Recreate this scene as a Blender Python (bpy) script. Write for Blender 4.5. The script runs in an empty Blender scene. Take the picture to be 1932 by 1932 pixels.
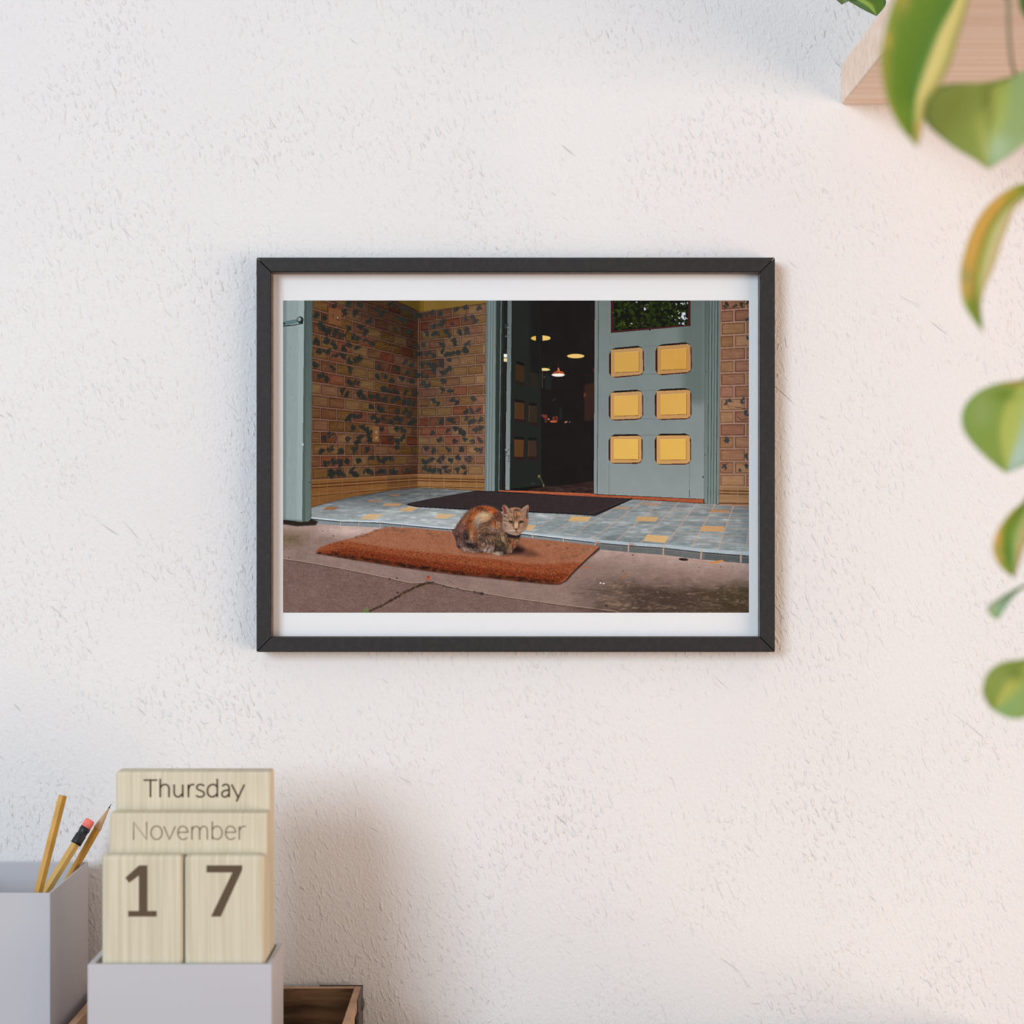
import bpy, bmesh, math, random
import numpy as np
from mathutils import Vector, Matrix

# ------------------------------------------------------------------ camera, world, lights, exposure
scene = bpy.context.scene
C = scene.collection
D, MPP, CZ = 1.6, 0.0005, 1.25            # camera to wall, metres per pixel at the wall, eye height

cam_data = bpy.data.cameras.new('camera'); cam = bpy.data.objects.new('camera', cam_data); C.objects.link(cam)
cam.location = (0, -D, CZ); cam.rotation_euler = (math.pi / 2, 0, 0)
cam_data.sensor_width = 36; cam_data.lens = 36 * D / (1932 * MPP); cam_data.clip_start = .02
cam_data.dof.use_dof = True; cam_data.dof.focus_distance = 1.555; cam_data.dof.aperture_fstop = (cam_data.lens / 1000) / .020
scene.camera = cam

scene.view_settings.view_transform = 'Standard'; scene.view_settings.look = 'None'
scene.view_settings.gamma = 1; scene.view_settings.use_curve_mapping = False
scene.view_settings.exposure = 0.02

world = bpy.data.worlds.new('room_light'); scene.world = world; world.use_nodes = True
bg = world.node_tree.nodes['Background']; bg.inputs['Color'].default_value = (1.0, .95, .93, 1); bg.inputs['Strength'].default_value = .50

def area(name, loc, target, size, power, color, size_y=None):
    l = bpy.data.lights.new(name, 'AREA'); l.energy = power; l.color = color; l.size = size
    if size_y: l.shape = 'RECTANGLE'; l.size_y = size_y
    o = bpy.data.objects.new(name, l); C.objects.link(o); o.location = loc
    o.rotation_euler = (Vector(target) - Vector(loc)).to_track_quat('-Z', 'Y').to_euler()
    return o
area('left_window_light', (-3.5, -5.9, 2.85), (0, 0, 1.25), 2.5, 305, (.69, .85, 1.0))
area('right_lamp_light', (2.6, -1.9, .35), (0, 0, 1.25), 2.8, 90, (1.0, .72, .53), 2.4)

# ------------------------------------------------------------------ helpers
def P(px, py, d):                          # the point seen at pixel (px, py) of the 1932 frame, d metres in front of the eye
    return Vector(((px - 966) * MPP * d / D, -D + d, CZ - (py - 966) * MPP * d / D))

def tag(o, label=None, cat=None, group=None, kind=None):
    if label: o['label'] = label
    if cat: o['category'] = cat
    if group: o['group'] = group
    if kind: o['kind'] = kind
    return o

def thing(name, label, cat, loc=(0, 0, 0), group=None):
    o = bpy.data.objects.new(name, None); o.location = loc; o.empty_display_size = .02; C.objects.link(o)
    return tag(o, label, cat, group)

def link(name, bm, m, parent=None, smooth=False, bevel=0, seg=2, solid=0):
    me = bpy.data.meshes.new(name)
    if isinstance(bm, bmesh.types.BMesh):
        bmesh.ops.recalc_face_normals(bm, faces=bm.faces[:]); bm.to_mesh(me); bm.free()
    else:
        me.from_pydata([tuple(v) for v in bm[0]], [], bm[1])
    me.materials.append(m)
    o = bpy.data.objects.new(name, me); C.objects.link(o)
    if smooth:
        for p in me.polygons: p.use_smooth = True
    if parent is not None:
        o.parent = parent; o.matrix_parent_inverse = Matrix.Translation(parent.location).inverted()
    if solid:
        md = o.modifiers.new('solid', 'SOLIDIFY'); md.thickness = solid; md.offset = 0
    if bevel:
        md = o.modifiers.new('bevel', 'BEVEL'); md.width = bevel; md.segments = seg; md.limit_method = 'ANGLE'; md.angle_limit = .6
        for p in me.polygons: p.use_smooth = True
        md.harden_normals = True
    return o

def bx(bm, x0, x1, y0, y1, z0, z1):
    vs = [bm.verts.new((x, y, z)) for x in (x0, x1) for y in (y0, y1) for z in (z0, z1)]
    for f in ((0, 1, 3, 2), (4, 6, 7, 5), (0, 4, 5, 1), (2, 3, 7, 6), (0, 2, 6, 4), (1, 5, 7, 3)):
        bm.faces.new([vs[i] for i in f])
    return vs

def B(*boxes):
    bm = bmesh.new()
    for b in boxes: bx(bm, *b)
    return bm

def prism(a, b, rads, n=6, rot=0.0, cap=True):
    """rings of n points from a to b; rads = [(t, radius), ...]"""
    a, b = Vector(a), Vector(b); ax = (b - a).normalized(); u = ax.orthogonal().normalized(); v = ax.cross(u)
    bm = bmesh.new(); rings = []
    for t, r in rads:
        c = a.lerp(b, t)
        rings.append([bm.verts.new(c + (u * math.cos(rot + 2 * math.pi * i / n) + v * math.sin(rot + 2 * math.pi * i / n)) * r) for i in range(n)])
    for p, q in zip(rings, rings[1:]):
        for i in range(n): bm.faces.new((p[i], p[(i + 1) % n], q[(i + 1) % n], q[i]))
    if cap: bm.faces.new(rings[0][::-1]); bm.faces.new(rings[-1])
    return bm

def lathe(c, prof, n=40):
    bm = bmesh.new(); rings = []
    for r, z in prof: rings.append([bm.verts.new((c[0] + r * math.cos(2 * math.pi * i / n), c[1] + r * math.sin(2 * math.pi * i / n), c[2] + z)) for i in range(n)])
    for p, q in zip(rings, rings[1:]):
        for i in range(n): bm.faces.new((p[i], p[(i + 1) % n], q[(i + 1) % n], q[i]))
    bm.faces.new(rings[0][::-1]); bm.faces.new(rings[-1])
    return bm

def s2l(c): return tuple(((v / 255) / 12.92 if v / 255 <= .04045 else ((v / 255 + .055) / 1.055) ** 2.4) for v in c)

def mat(name, col, rough=.6, spec=.3, col2=None, scale=(1, 1, 1), nscale=10, detail=4, bump=0, bscale=None, ramp=(.3, .7), metal=0, bumpdist=.001):
    m = bpy.data.materials.new(name); m.use_nodes = True; nt = m.node_tree; b = nt.nodes['Principled BSDF']
    b.inputs['Roughness'].default_value = rough; b.inputs['Specular IOR Level'].default_value = spec; b.inputs['Metallic'].default_value = metal
    b.inputs['Base Color'].default_value = s2l(col) + (1,)
    tc = nt.nodes.new('ShaderNodeTexCoord'); mp = nt.nodes.new('ShaderNodeMapping'); mp.inputs['Scale'].default_value = scale
    nt.links.new(tc.outputs['Object'], mp.inputs['Vector'])
    if col2:
        n = nt.nodes.new('ShaderNodeTexNoise'); n.inputs['Scale'].default_value = nscale; n.inputs['Detail'].default_value = detail
        r = nt.nodes.new('ShaderNodeValToRGB'); r.color_ramp.elements[0].position = ramp[0]; r.color_ramp.elements[1].position = ramp[1]
        r.color_ramp.elements[0].color = s2l(col) + (1,); r.color_ramp.elements[1].color = s2l(col2) + (1,)
        nt.links.new(mp.outputs[0], n.inputs['Vector']); nt.links.new(n.outputs['Fac'], r.inputs['Fac']); nt.links.new(r.outputs['Color'], b.inputs['Base Color'])
    if bump:
        n2 = nt.nodes.new('ShaderNodeTexNoise'); n2.inputs['Scale'].default_value = bscale or nscale; n2.inputs['Detail'].default_value = 5
        bp = nt.nodes.new('ShaderNodeBump'); bp.inputs['Strength'].default_value = bump; bp.inputs['Distance'].default_value = bumpdist
        nt.links.new(mp.outputs[0], n2.inputs['Vector']); nt.links.new(n2.outputs['Fac'], bp.inputs['Height']); nt.links.new(bp.outputs['Normal'], b.inputs['Normal'])
    return m

# ------------------------------------------------------------------ materials
def plaster():
    m = bpy.data.materials.new('painted_plaster'); m.use_nodes = True; nt = m.node_tree; N = nt.nodes; L = nt.links; b = N['Principled BSDF']
    b.inputs['Roughness'].default_value = .85; b.inputs['Specular IOR Level'].default_value = .15
    tc = N.new('ShaderNodeTexCoord'); vec = tc.outputs['Object']
    def nz(scale, det=3, rough=.5, dist=0, sc=None, rot=.3):
        n = N.new('ShaderNodeTexNoise'); n.inputs['Scale'].default_value = scale; n.inputs['Detail'].default_value = det; n.inputs['Roughness'].default_value = rough; n.inputs['Distortion'].default_value = dist
        if sc:
            rt = N.new('ShaderNodeMapping'); rt.inputs['Rotation'].default_value = (0, rot, 0); L.new(vec, rt.inputs['Vector']); mp = N.new('ShaderNodeMapping'); mp.inputs['Scale'].default_value = sc; L.new(rt.outputs[0], mp.inputs['Vector']); L.new(mp.outputs[0], n.inputs['Vector'])
        else: L.new(vec, n.inputs['Vector'])
        return n.outputs['Fac']
    def math_(op, a, b_, clamp=False):
        n = N.new('ShaderNodeMath'); n.operation = op; n.use_clamp = clamp
        for i, v in enumerate((a, b_)):
            if isinstance(v, (int, float)): n.inputs[i].default_value = v
            else: L.new(v, n.inputs[i])
        return n.outputs[0]
    fine = nz(330, 3, .55, .3, (1, 1, .75))
    dab = math_('MULTIPLY', math_('SUBTRACT', nz(190, 1, .4, .6, (1.5, 1, .62)), .56, True), 9)          # short trowel dabs
    dab = math_('MULTIPLY', dab, math_('MULTIPLY', math_('SUBTRACT', nz(9, 3), .30, True), 2.6))
    cut = math_('MULTIPLY', math_('SUBTRACT', nz(44, 1, .4, 1.6, (2.2, 1, .42), .85), .755, True), -22)       # rare long scratches
    h = math_('ADD', math_('MULTIPLY', fine, 1.5), math_('ADD', dab, cut))
    h = math_('ADD', h, math_('MULTIPLY', nz(8, 3), 3.0))
    bp = N.new('ShaderNodeBump'); bp.inputs['Strength'].default_value = .75; bp.inputs['Distance'].default_value = .0008
    L.new(h, bp.inputs['Height']); L.new(bp.outputs['Normal'], b.inputs['Normal'])
    r = N.new('ShaderNodeValToRGB'); L.new(nz(3, 3), r.inputs['Fac'])
    r.color_ramp.elements[0].position = .3; r.color_ramp.elements[0].color = s2l((229, 226, 225)) + (1,); r.color_ramp.elements[1].position = .7; r.color_ramp.elements[1].color = s2l((234, 231, 228)) + (1,)
    L.new(r.outputs['Color'], b.inputs['Base Color'])
    return m

M = dict(
    plaster=plaster(),
    floor=mat('dark_oak_floor', (104, 84, 66), .5, .3, (84, 66, 50), (1, 12, 1), 4),
    black=mat('black_stained_wood', (42, 39, 39), .55, .25, (52, 48, 46), (6, 6, 6), 30, bump=.25, bscale=120, ramp=(.45, .8)),
    lip=mat('brown_frame_edge', (96, 82, 78), .6, .3, (126, 114, 110), (6, 6, 6), 30),
    paper=mat('white_paper', (232, 232, 232), .8, .1),
    back=mat('backing_board', (150, 130, 104), .8, .1),
    white=mat('matt_white_lacquer', (195, 192, 196), .5, .3),
    pine=mat('pale_pine', (217, 207, 184), .6, .2, (200, 189, 163), (380, 30, 7), 1.0, 2, ramp=(.3, .7), bump=.1, bscale=1.5),
    ink=mat('burnt_lettering', (96, 80, 64), .7, .1),
    inkpale=mat('pale_burnt_lettering', (124, 106, 84), .7, .1),
    pencil=mat('ochre_pencil_lacquer', (220, 166, 76), .45, .35, (196, 140, 50), (1, 1, 1), 40),
    pencilpale=mat('pale_yellow_pencil_lacquer', (214, 172, 96), .45, .35, (204, 160, 84), (1, 1, 1), 40),
    cedar=mat('sharpened_cedar', (202, 172, 132), .7, .2), lead=mat('graphite', (70, 62, 58), .5, .4),
    ferrule=mat('black_ferrule', (32, 34, 38), .45, .4), eraser=mat('pink_rubber', (250, 128, 116), .8, .2),
    shelf=mat('beech_shelf', (252, 230, 212), .55, .25, (242, 210, 186), (1.2, 60, 60), 1.6, 4, ramp=(.3, .7)),
    tray=mat('worn_brown_board', (158, 124, 92), .75, .15, (90, 68, 48), (14, 40, 85), 1.5, 9, ramp=(.32, .66), bump=.4, bscale=2),
    trayrim=mat('worn_tray_edge', (214, 176, 146), .75, .15, (182, 148, 120), (20, 20, 20), 2),
    iron=mat('dull_iron', (104, 92, 86), .5, .4, (84, 74, 70), (30, 30, 30), 2, metal=.35), dark=mat('dark_brown_strip', (48, 40, 36), .6, .3),
    desk=mat('desk_top', (160, 130, 102), .5, .3, (140, 112, 86), (2, 30, 2), 3), pot=mat('grey_clay_pot', (176, 170, 164), .7, .2), soil=mat('potting_soil', (60, 44, 34), .9, .1, (40, 30, 24), (1, 1, 1), 90),
    stem=mat('green_stem', (128, 122, 92), .6, .25),
)

# print material: colour comes from the printed sheet's own pigment
m = bpy.data.materials.new('photographic_print'); m.use_nodes = True; nt = m.node_tree; b_ = nt.nodes['Principled BSDF']
b_.inputs['Roughness'].default_value = .8; b_.inputs['Specular IOR Level'].default_value = 0
at = nt.nodes.new('ShaderNodeVertexColor'); at.layer_name = 'pigment'; nt.links.new(at.outputs['Color'], b_.inputs['Base Color']); M['print'] = m
# acrylic glazing
m = bpy.data.materials.new('clear_acrylic'); m.use_nodes = True; nt = m.node_tree; nt.nodes.remove(nt.nodes['Principled BSDF'])
tr = nt.nodes.new('ShaderNodeBsdfTransparent'); gl = nt.nodes.new('ShaderNodeBsdfGlossy'); gl.inputs['Roughness'].default_value = .02
lw = nt.nodes.new('ShaderNodeLayerWeight'); pw = nt.nodes.new('ShaderNodeMath'); pw.operation = 'POWER'; pw.inputs[1].default_value = 5; mx = nt.nodes.new('ShaderNodeMixShader')
nt.links.new(lw.outputs['Facing'], pw.inputs[0]); nt.links.new(pw.outputs[0], mx.inputs[0]); nt.links.new(tr.outputs[0], mx.inputs[1]); nt.links.new(gl.outputs[0], mx.inputs[2]); nt.links.new(mx.outputs[0], nt.nodes['Material Output'].inputs['Surface']); M['glass'] = m
# leaf
m = bpy.data.materials.new('variegated_leaf'); m.use_nodes = True; nt = m.node_tree; b_ = nt.nodes['Principled BSDF']; b_.inputs['Roughness'].default_value = .42; b_.inputs['Specular IOR Level'].default_value = .35
at = nt.nodes.new('ShaderNodeVertexColor'); at.layer_name = 'pigment'; tl = nt.nodes.new('ShaderNodeBsdfTranslucent'); mx = nt.nodes.new('ShaderNodeMixShader'); mx.inputs[0].default_value = .36
nt.links.new(at.outputs['Color'], b_.inputs['Base Color']); nt.links.new(at.outputs['Color'], tl.inputs['Color']); nt.links.new(b_.outputs[0], mx.inputs[1]); nt.links.new(tl.outputs[0], mx.inputs[2]); nt.links.new(mx.outputs[0], nt.nodes['Material Output'].inputs['Surface']); M['leaf'] = m

# ------------------------------------------------------------------ the setting
o = link('wall_back', B((-2.6, 2.6, 0, .12, 0, 2.7)), M['plaster']); tag(o, 'white hand-trowelled plaster wall behind everything', kind='structure')
o = link('floor', B((-2.6, 2.6, -3.2, 0, -.05, 0)), M['floor']); tag(o, 'wooden floor', kind='structure')

DT = CZ - .485                                   # desk top
desk = thing('desk', 'wooden desk standing against the plaster wall under the picture', 'desk', (-.35, -.31, 0))
link('desk_top', B((-1.15, .45, -.62, -.004, DT - .03, DT)), M['desk'], desk, bevel=.002)
for sx in (-1.10, .36):
    for sy in (-.58, -.08): link('leg', B((sx, sx + .045, sy, sy + .045, 0, DT - .03)), M['desk'], desk, bevel=.003)

# ------------------------------------------------------------------ framed picture
fx0, fx1 = -.2377, .2446; fz1, fz0 = CZ + .2367, CZ - .1302; FP = .0225; fw = .0129
frame = thing('picture_frame', 'black wooden frame with a print of a cat on a doormat, hanging on the wall', 'picture', ((fx0 + fx1) / 2, 0, (fz0 + fz1) / 2))
def rail(c):                                     # c: the outer corners and inward direction
    (ax, az), (bx_, bz) = c; g = .0004
    dx, dz = (bx_ - ax), (bz - az); L = math.hypot(dx, dz); ux, uz = dx / L, dz / L; nx, nz = -uz, ux      # n points inward (counter-clockwise outline)
    bm = bmesh.new(); prof = [(0, 0), (0, FP - .003), (0, FP - .0015), (0, FP), (fw, FP), (fw + .0008, FP - .0015), (fw + .0008, .0075), (fw - .003, .0075), (fw - .003, 0)]
    ends = []
    for (x, z), s in (((ax, az), 1), ((bx_, bz), -1)):
        ends.append([bm.verts.new((x + nx * w + ux * s * (w + (g if y > FP - .002 else 0)), -y, z + nz * w + uz * s * (w + (g if y > FP - .002 else 0)))) for w, y in prof])
    n = len(prof)
    for i in range(n): bm.faces.new((ends[0][i], ends[0][(i + 1) % n], ends[1][(i + 1) % n], ends[1][i]))
    bm.faces.new(ends[0]); bm.faces.new(ends[1][::-1])
    o = link('frame_rail', bm, M['black'], frame); o.data.materials.append(M['lip'])
    for p in o.data.polygons:                    # the sight edge shows brown wood
        c_ = p.center; inner = abs((c_.x - ax) * nx + (c_.z - az) * nz)
        if fw + .0002 < inner and inner < fw + .0011 and p.area > .0008: p.material_index = 1
    md = o.modifiers.new('bevel', 'BEVEL'); md.width = .0004; md.segments = 2; md.limit_method = 'ANGLE'; md.angle_limit = .9
cs = [(fx0, fz0), (fx1, fz0), (fx1, fz1), (fx0, fz1)]
for i in range(4): rail((cs[i], cs[(i + 1) % 4]))
link('backing_board', B((fx0 + .008, fx1 - .008, -.0065, -.0015, fz0 + .008, fz1 - .008)), M['back'], frame)
link('paper_sheet', B((fx0 + .0095, fx1 - .0095, -.0078, -.0068, fz0 + .0095, fz1 - .0095)), M['paper'], frame)
o = link('glass_pane', B((fx0 + .0142, fx1 - .0142, -.0112, -.0102, fz0 + .0142, fz1 - .0142)), M['glass'], frame)

# ------------------------------------------------------------------ the printed picture (flat print), painted with numpy
def paint_print():
    S = 2
    X0, Y0, PW, PH = 534, 567, 879, 589
    W, H = PW * S, PH * S
    rs = np.random.RandomState(7)
    img = np.zeros((H, W, 3), np.float32) + np.array([38, 36, 35], np.float32)

    def noise(h, w, cy, cx, octs=3, seed=0):
        r = np.random.RandomState(seed)
        out = np.zeros((h, w), np.float32); amp = 1.0; tot = 0
        for _ in range(octs):
            ny, nx = int(h / cy) + 3, int(w / cx) + 3
            g = r.rand(ny, nx).astype(np.float32)
            yy = np.arange(h) / cy; xx = np.arange(w) / cx
            iy = yy.astype(int); ix = xx.astype(int)
            fy = (yy - iy)[:, None]; fx = (xx - ix)[None, :]
            fy = fy * fy * (3 - 2 * fy); fx = fx * fx * (3 - 2 * fx)
            a = g[iy][:, ix]; b = g[iy][:, ix + 1]; c = g[iy + 1][:, ix]; d = g[iy + 1][:, ix + 1]
            out += amp * ((a * (1 - fx) + b * fx) * (1 - fy) + (c * (1 - fx) + d * fx) * fy)
            tot += amp; amp *= .55; cy = max(1, cy / 2); cx = max(1, cx / 2)
        return (out / tot - .5) * 2

    fine = noise(H, W, 3, 3, 2, 1); mid = noise(H, W, 14, 14, 3, 2); wide = noise(H, W, 60, 60, 3, 3)
    streak_h = noise(H, W, 4, 26, 3, 4); streak_v = noise(H, W, 26, 4, 3, 5)

    def blur(m, r):
        for ax in (0, 1):
            for _ in range(2):
                k = max(1, int(r)); pad = [(0, 0)] * m.ndim; pad[ax] = (k + 1, k)
                c = np.cumsum(np.pad(m, pad, mode='edge'), axis=ax, dtype=np.float64)
                n = m.shape[ax]
                sl1 = [slice(None)] * m.ndim; sl0 = [slice(None)] * m.ndim
                sl1[ax] = slice(2 * k + 1, 2 * k + 1 + n); sl0[ax] = slice(0, n)
                m = ((c[tuple(sl1)] - c[tuple(sl0)]) / (2 * k + 1)).astype(np.float32)
        return m

    def box(pts, pad=0):
        p = (np.array(pts, np.float32) - (X0, Y0)) * S
        x0 = max(0, int(p[:, 0].min()) - 1 - pad); x1 = min(W, int(p[:, 0].max()) + 2 + pad)
        y0 = max(0, int(p[:, 1].min()) - 1 - pad); y1 = min(H, int(p[:, 1].max()) + 2 + pad)
        return p, x0, x1, y0, y1

    def mask(pts, pad=0):
        p, x0, x1, y0, y1 = box(pts, pad)
        if x1 <= x0 or y1 <= y0: return None
        xs = np.arange(x0, x1)[None, :] + .5; ys = np.arange(y0, y1)[:, None] + .5
        m = np.zeros((y1 - y0, x1 - x0), bool)
        q = np.roll(p, -1, 0)
        for (ax, ay), (bx, by) in zip(p, q):
            if ay == by: continue
            c = ((ay <= ys) & (by > ys)) | ((by <= ys) & (ay > ys))
            m ^= c & (xs < (bx - ax) * (ys - ay) / (by - ay) + ax)
        return m.astype(np.float32), (slice(y0, y1), slice(x0, x1))

    def put(mk, sl, col, a=1.0):
        m = (mk * a)[..., None]
        img[sl] = img[sl] * (1 - m) + np.array(col, np.float32) * m

    def poly(pts, col, a=1.0, soft=0, nz=None, amt=0, grad=None):
        r = mask(pts, soft * 2)
        if r is None: return
        m, sl = r
        if soft: m = blur(m, soft)
        c = np.zeros(m.shape + (3,), np.float32) + np.array(col, np.float32)
        if grad is not None:          # second colour towards the bottom of the shape
            t = np.linspace(0, 1, m.shape[0])[:, None, None]
            c = c * (1 - t) + np.array(grad, np.float32) * t
        if nz is not None: c = c + (nz[sl] * amt)[..., None]
        mm = (m * a)[..., None]
        img[sl] = img[sl] * (1 - mm) + c * mm

    def ell(cx, cy, rx, ry, ang, col, a=1.0, soft=0.15):
        R = max(rx, ry) * 1.3 + 1
        _, x0, x1, y0, y1 = box([(cx - R, cy - R), (cx + R, cy + R)])
        if x1 <= x0 or y1 <= y0: return
        xs = (np.arange(x0, x1)[None, :] + .5) / S + X0 - cx; ys = (np.arange(y0, y1)[:, None] + .5) / S + Y0 - cy
        ca, sa = math.cos(ang), math.sin(ang)
        u = (xs * ca + ys * sa) / rx; v = (-xs * sa + ys * ca) / ry
        d = np.sqrt(u * u + v * v)
        put(np.clip((1 + soft - d) / (2 * soft), 0, 1), (slice(y0, y1), slice(x0, x1)), col, a)

    def line(pts, w, col, a=1.0, w2=None):
        w2 = w if w2 is None else w2
        n = len(pts) - 1
        for i in range(n):
            (ax, ay), (bx, by) = pts[i], pts[i + 1]
            L = math.hypot(bx - ax, by - ay) or 1e-6
            wa = w + (w2 - w) * i / n; wb = w + (w2 - w) * (i + 1) / n
            nx, ny = -(by - ay) / L / 2, (bx - ax) / L / 2
            poly([(ax + nx * wa, ay + ny * wa), (bx + nx * wb, by + ny * wb), (bx - nx * wb, by - ny * wb), (ax - nx * wa, ay - ny * wa)], col, a)

    Z = lambda pts, ox, oy, s=6.44: [(ox + x / s, oy + y / s) for x, y in pts]
    lerp = lambda a, b, t: a + (b - a) * t

    # ---- brick walls
    def brick(q, col, mort):
        cx = sum(p[0] for p in q) / 4; cy = sum(p[1] for p in q) / 4
        sh = lambda k, kk: [(cx + (x - cx) * k, cy + (y - cy) * kk) for x, y in q]
        v = rs.uniform(-9, 9); h = rs.rand()
        c = np.array(col, float) + v
        if h < .12: c += (4, -9, -5)
        elif h < .5: c += (3, 6, -2)
        elif h < .75: c += (-5, -7, -3)
        c = (c * .88 + c.mean() * .12) * np.array([1.0, .975, 1.0])
        poly(q, mort)
        poly(sh(.955, .91), c * .84, nz=streak_h, amt=8)
        poly(sh(.88, .78), c * .74)
        poly(sh(.845, .71), c, nz=streak_h, amt=14)
        k_ = rs.rand()
        if k_ < .5: ell(cx + rs.uniform(-6, 6), cy, rs.uniform(4, 9), rs.uniform(1.5, 4), rs.uniform(-.6, .6), c + np.array([8, 10, 2]) if k_ < .25 else c - np.array([22, 20, 12]), .5, .8)
        poly(sh(.80, .30), c + 6, .45, nz=streak_h, amt=9)

    def leafblob(x, y, s, dark=(45, 47, 44), nl=4):
        for _ in range(nl):
            a = rs.uniform(0, 3.14); r = s * rs.uniform(.55, 1.0)
            ox, oy = rs.uniform(-.55, .55, 2) * s
            ell(x + ox, y + oy, r * .92, r * .50, a, dark, .94, .3)
            if rs.rand() < .5:
                ca, sa = math.cos(a), math.sin(a)
                line([(x + ox - ca * r * .7, y + oy - sa * r * .7), (x + ox + ca * r * .7, y + oy + sa * r * .7)], .6, (96, 92, 90), .45)
        if rs.rand() < .45:
            a = rs.uniform(0, 6.3)
            line([(x, y), (x + math.cos(a) * s * 1.4, y + math.sin(a) * s * 1.4)], 1.0, (78, 45, 42), .8)

    # left wall
    poly([(586, 567), (793, 567), (788, 922), (732, 927), (659, 939), (623, 949), (586, 960)], (110, 72, 55))
    jt = [-20, 180, 380, 580, 775, 962, 1135, 1300, 1455, 1600, 1738]
    def jx(u): u += 2; i = max(0, min(9, int(u))); return 530 + lerp(jt[i], jt[i + 1], u - i) / 6.44
    xL, xC = 588.5, 790.5
    yA = lambda k, x: lerp(905.6 - 23.1 * k, 894.7 - 17.9 * k, (x - xL) / (xC - xL))
    for k in range(0, 21):
        for u in range(-2, 9):
            a = u + (0 if k % 2 == 0 else .5); x0 = max(jx(a), xL - 2); x1 = min(jx(a + 1), xC)
            if x1 - x0 < 2: continue
            g = .55 * (x0 - xL) / 200 + .30 * max(0, (14 - 0) and (k - 3) / 14)
            base = np.array([112, 77, 50]) * (1 - .40 * g) + np.array([0, 2, 3]) * g
            mort = np.array([124, 92, 80]) * (1 - .38 * g)
            brick([(x0, yA(k + 1, x0)), (x1, yA(k + 1, x1)), (x1, yA(k, x1)), (x0, yA(k, x0))], base, mort)
    # back wall
    poly([(789, 567), (918, 567), (915, 926), (787, 922)], (130, 92, 72))
    yB = lambda k, x: lerp(894.7 - 17.9 * k, 896.6 - 19.1 * k, (x - 790) / 125)
    for k in range(0, 17):
        for n in range(-1, 6):
            x0 = 794.5 + (0 if k % 2 == 0 else 15) + (n) * 29.3; x1 = x0 + 29.3
            tilt = (k / 17) * 2
            xa = max(x0, 787.5 + tilt * 1.7); xb = min(x1, 915 + tilt)
            if xb - xa < 2: continue
            g = (xa - 787) / 128; dk = .78 + .22 * g; dk *= 1 - .22 * k / 17 * (1 - .5 * g)
            brick([(xa, yB(k + 1, xa)), (xb, yB(k + 1, xb)), (xb, yB(k, xb)), (xa, yB(k, xa))], np.array([140, 103, 73]) * dk, np.array([152, 120, 104]) * dk)
    # yellow wall above
    poly([(734, 560), (793.5, 560), (793.5, 588.5)], (98, 78, 34))
    poly([(793, 560), (918, 560), (918, 572), (793, 588.5)], (122, 98, 50), nz=wide, amt=5)
    poly([(793, 560), (800, 560), (800, 587.5), (793, 588.5)], (112, 90, 34))
    line([(730, 566), (793, 589), (918, 572)], 1.2, (60, 44, 34), .8)
    # shade of the corner and of the top of the left wall
    poly([(770, 567), (790.5, 567), (788, 922), (776, 924)], (30, 28, 30), .16, soft=6)
    poly([(640, 560), (792, 588), (791, 700)], (34, 30, 30), .30, soft=24)
    poly([(590, 560), (760, 560), (790, 640), (780, 600)], (34, 26, 26), .18, soft=20)
    line([(792.5, 588), (790.5, 760), (787.5, 921)], 1.6, (58, 42, 36), .7)
    line([(793.8, 588), (791.6, 760), (788.8, 921)], 1.0, (160, 118, 92), .35)
    # glazed leaves on the bricks: where they sit
    A1 = "660,110 830,80 960,100 780,190 910,200 1180,150 1230,200 1080,290 440,215 530,260 490,350 530,410 570,420 830,380 970,370 1020,430 660,430 740,480 860,480 930,520 1030,530 1110,560 1390,390 1540,420 430,540 570,540 640,580 760,620 840,600 940,620 1430,270 1500,290 450,660 550,680 650,700 750,710 840,780 910,790 940,760 1500,790 1590,830 1660,700 430,820 640,870 850,880 1180,850 1420,880 1540,920 1650,930 1170,970 1250,960 1350,1010 1480,1010 1590,1040 1660,960 490,960 560,1000 840,1040 930,1040 1230,1120 1280,1120 1330,1130 1400,1150 1520,1150 1630,1160 740,1150 790,1190 950,1170 1010,1210 1090,1220 1180,1220 1260,1240 1350,1250 1430,1250 1500,1280 1560,1280 1620,1290 1100,1340 1190,1350 1230,1360 1410,1400 1510,1390 1550,1430 1130,1450 1170,1500 1250,1480 1330,1510 1400,1480 1460,1510 1560,1520 1620,1500 820,1470 900,1450 960,1470 900,1600 990,1570 1030,1620 1080,1640 1230,1600 1400,1600 1480,1620 600,1680 520,1720 810,1720 970,1720 1080,1720 1330,1720 1420,1750 1480,1720 920,1770 500,1880 610,1840 740,1870 900,1860 1050,1860 1420,1840 1660,240 1690,230 1640,600 1530,130 1600,190 1350,90 1460,130"
    A2 = "560,470 640,460 710,475 800,460 940,460 1100,430 1190,430 1260,440 1340,430 610,560 620,620 680,600 740,590 860,560 900,610 1030,570 1090,580 1180,580 1240,590 1340,570 1390,580 1540,560"
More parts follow.
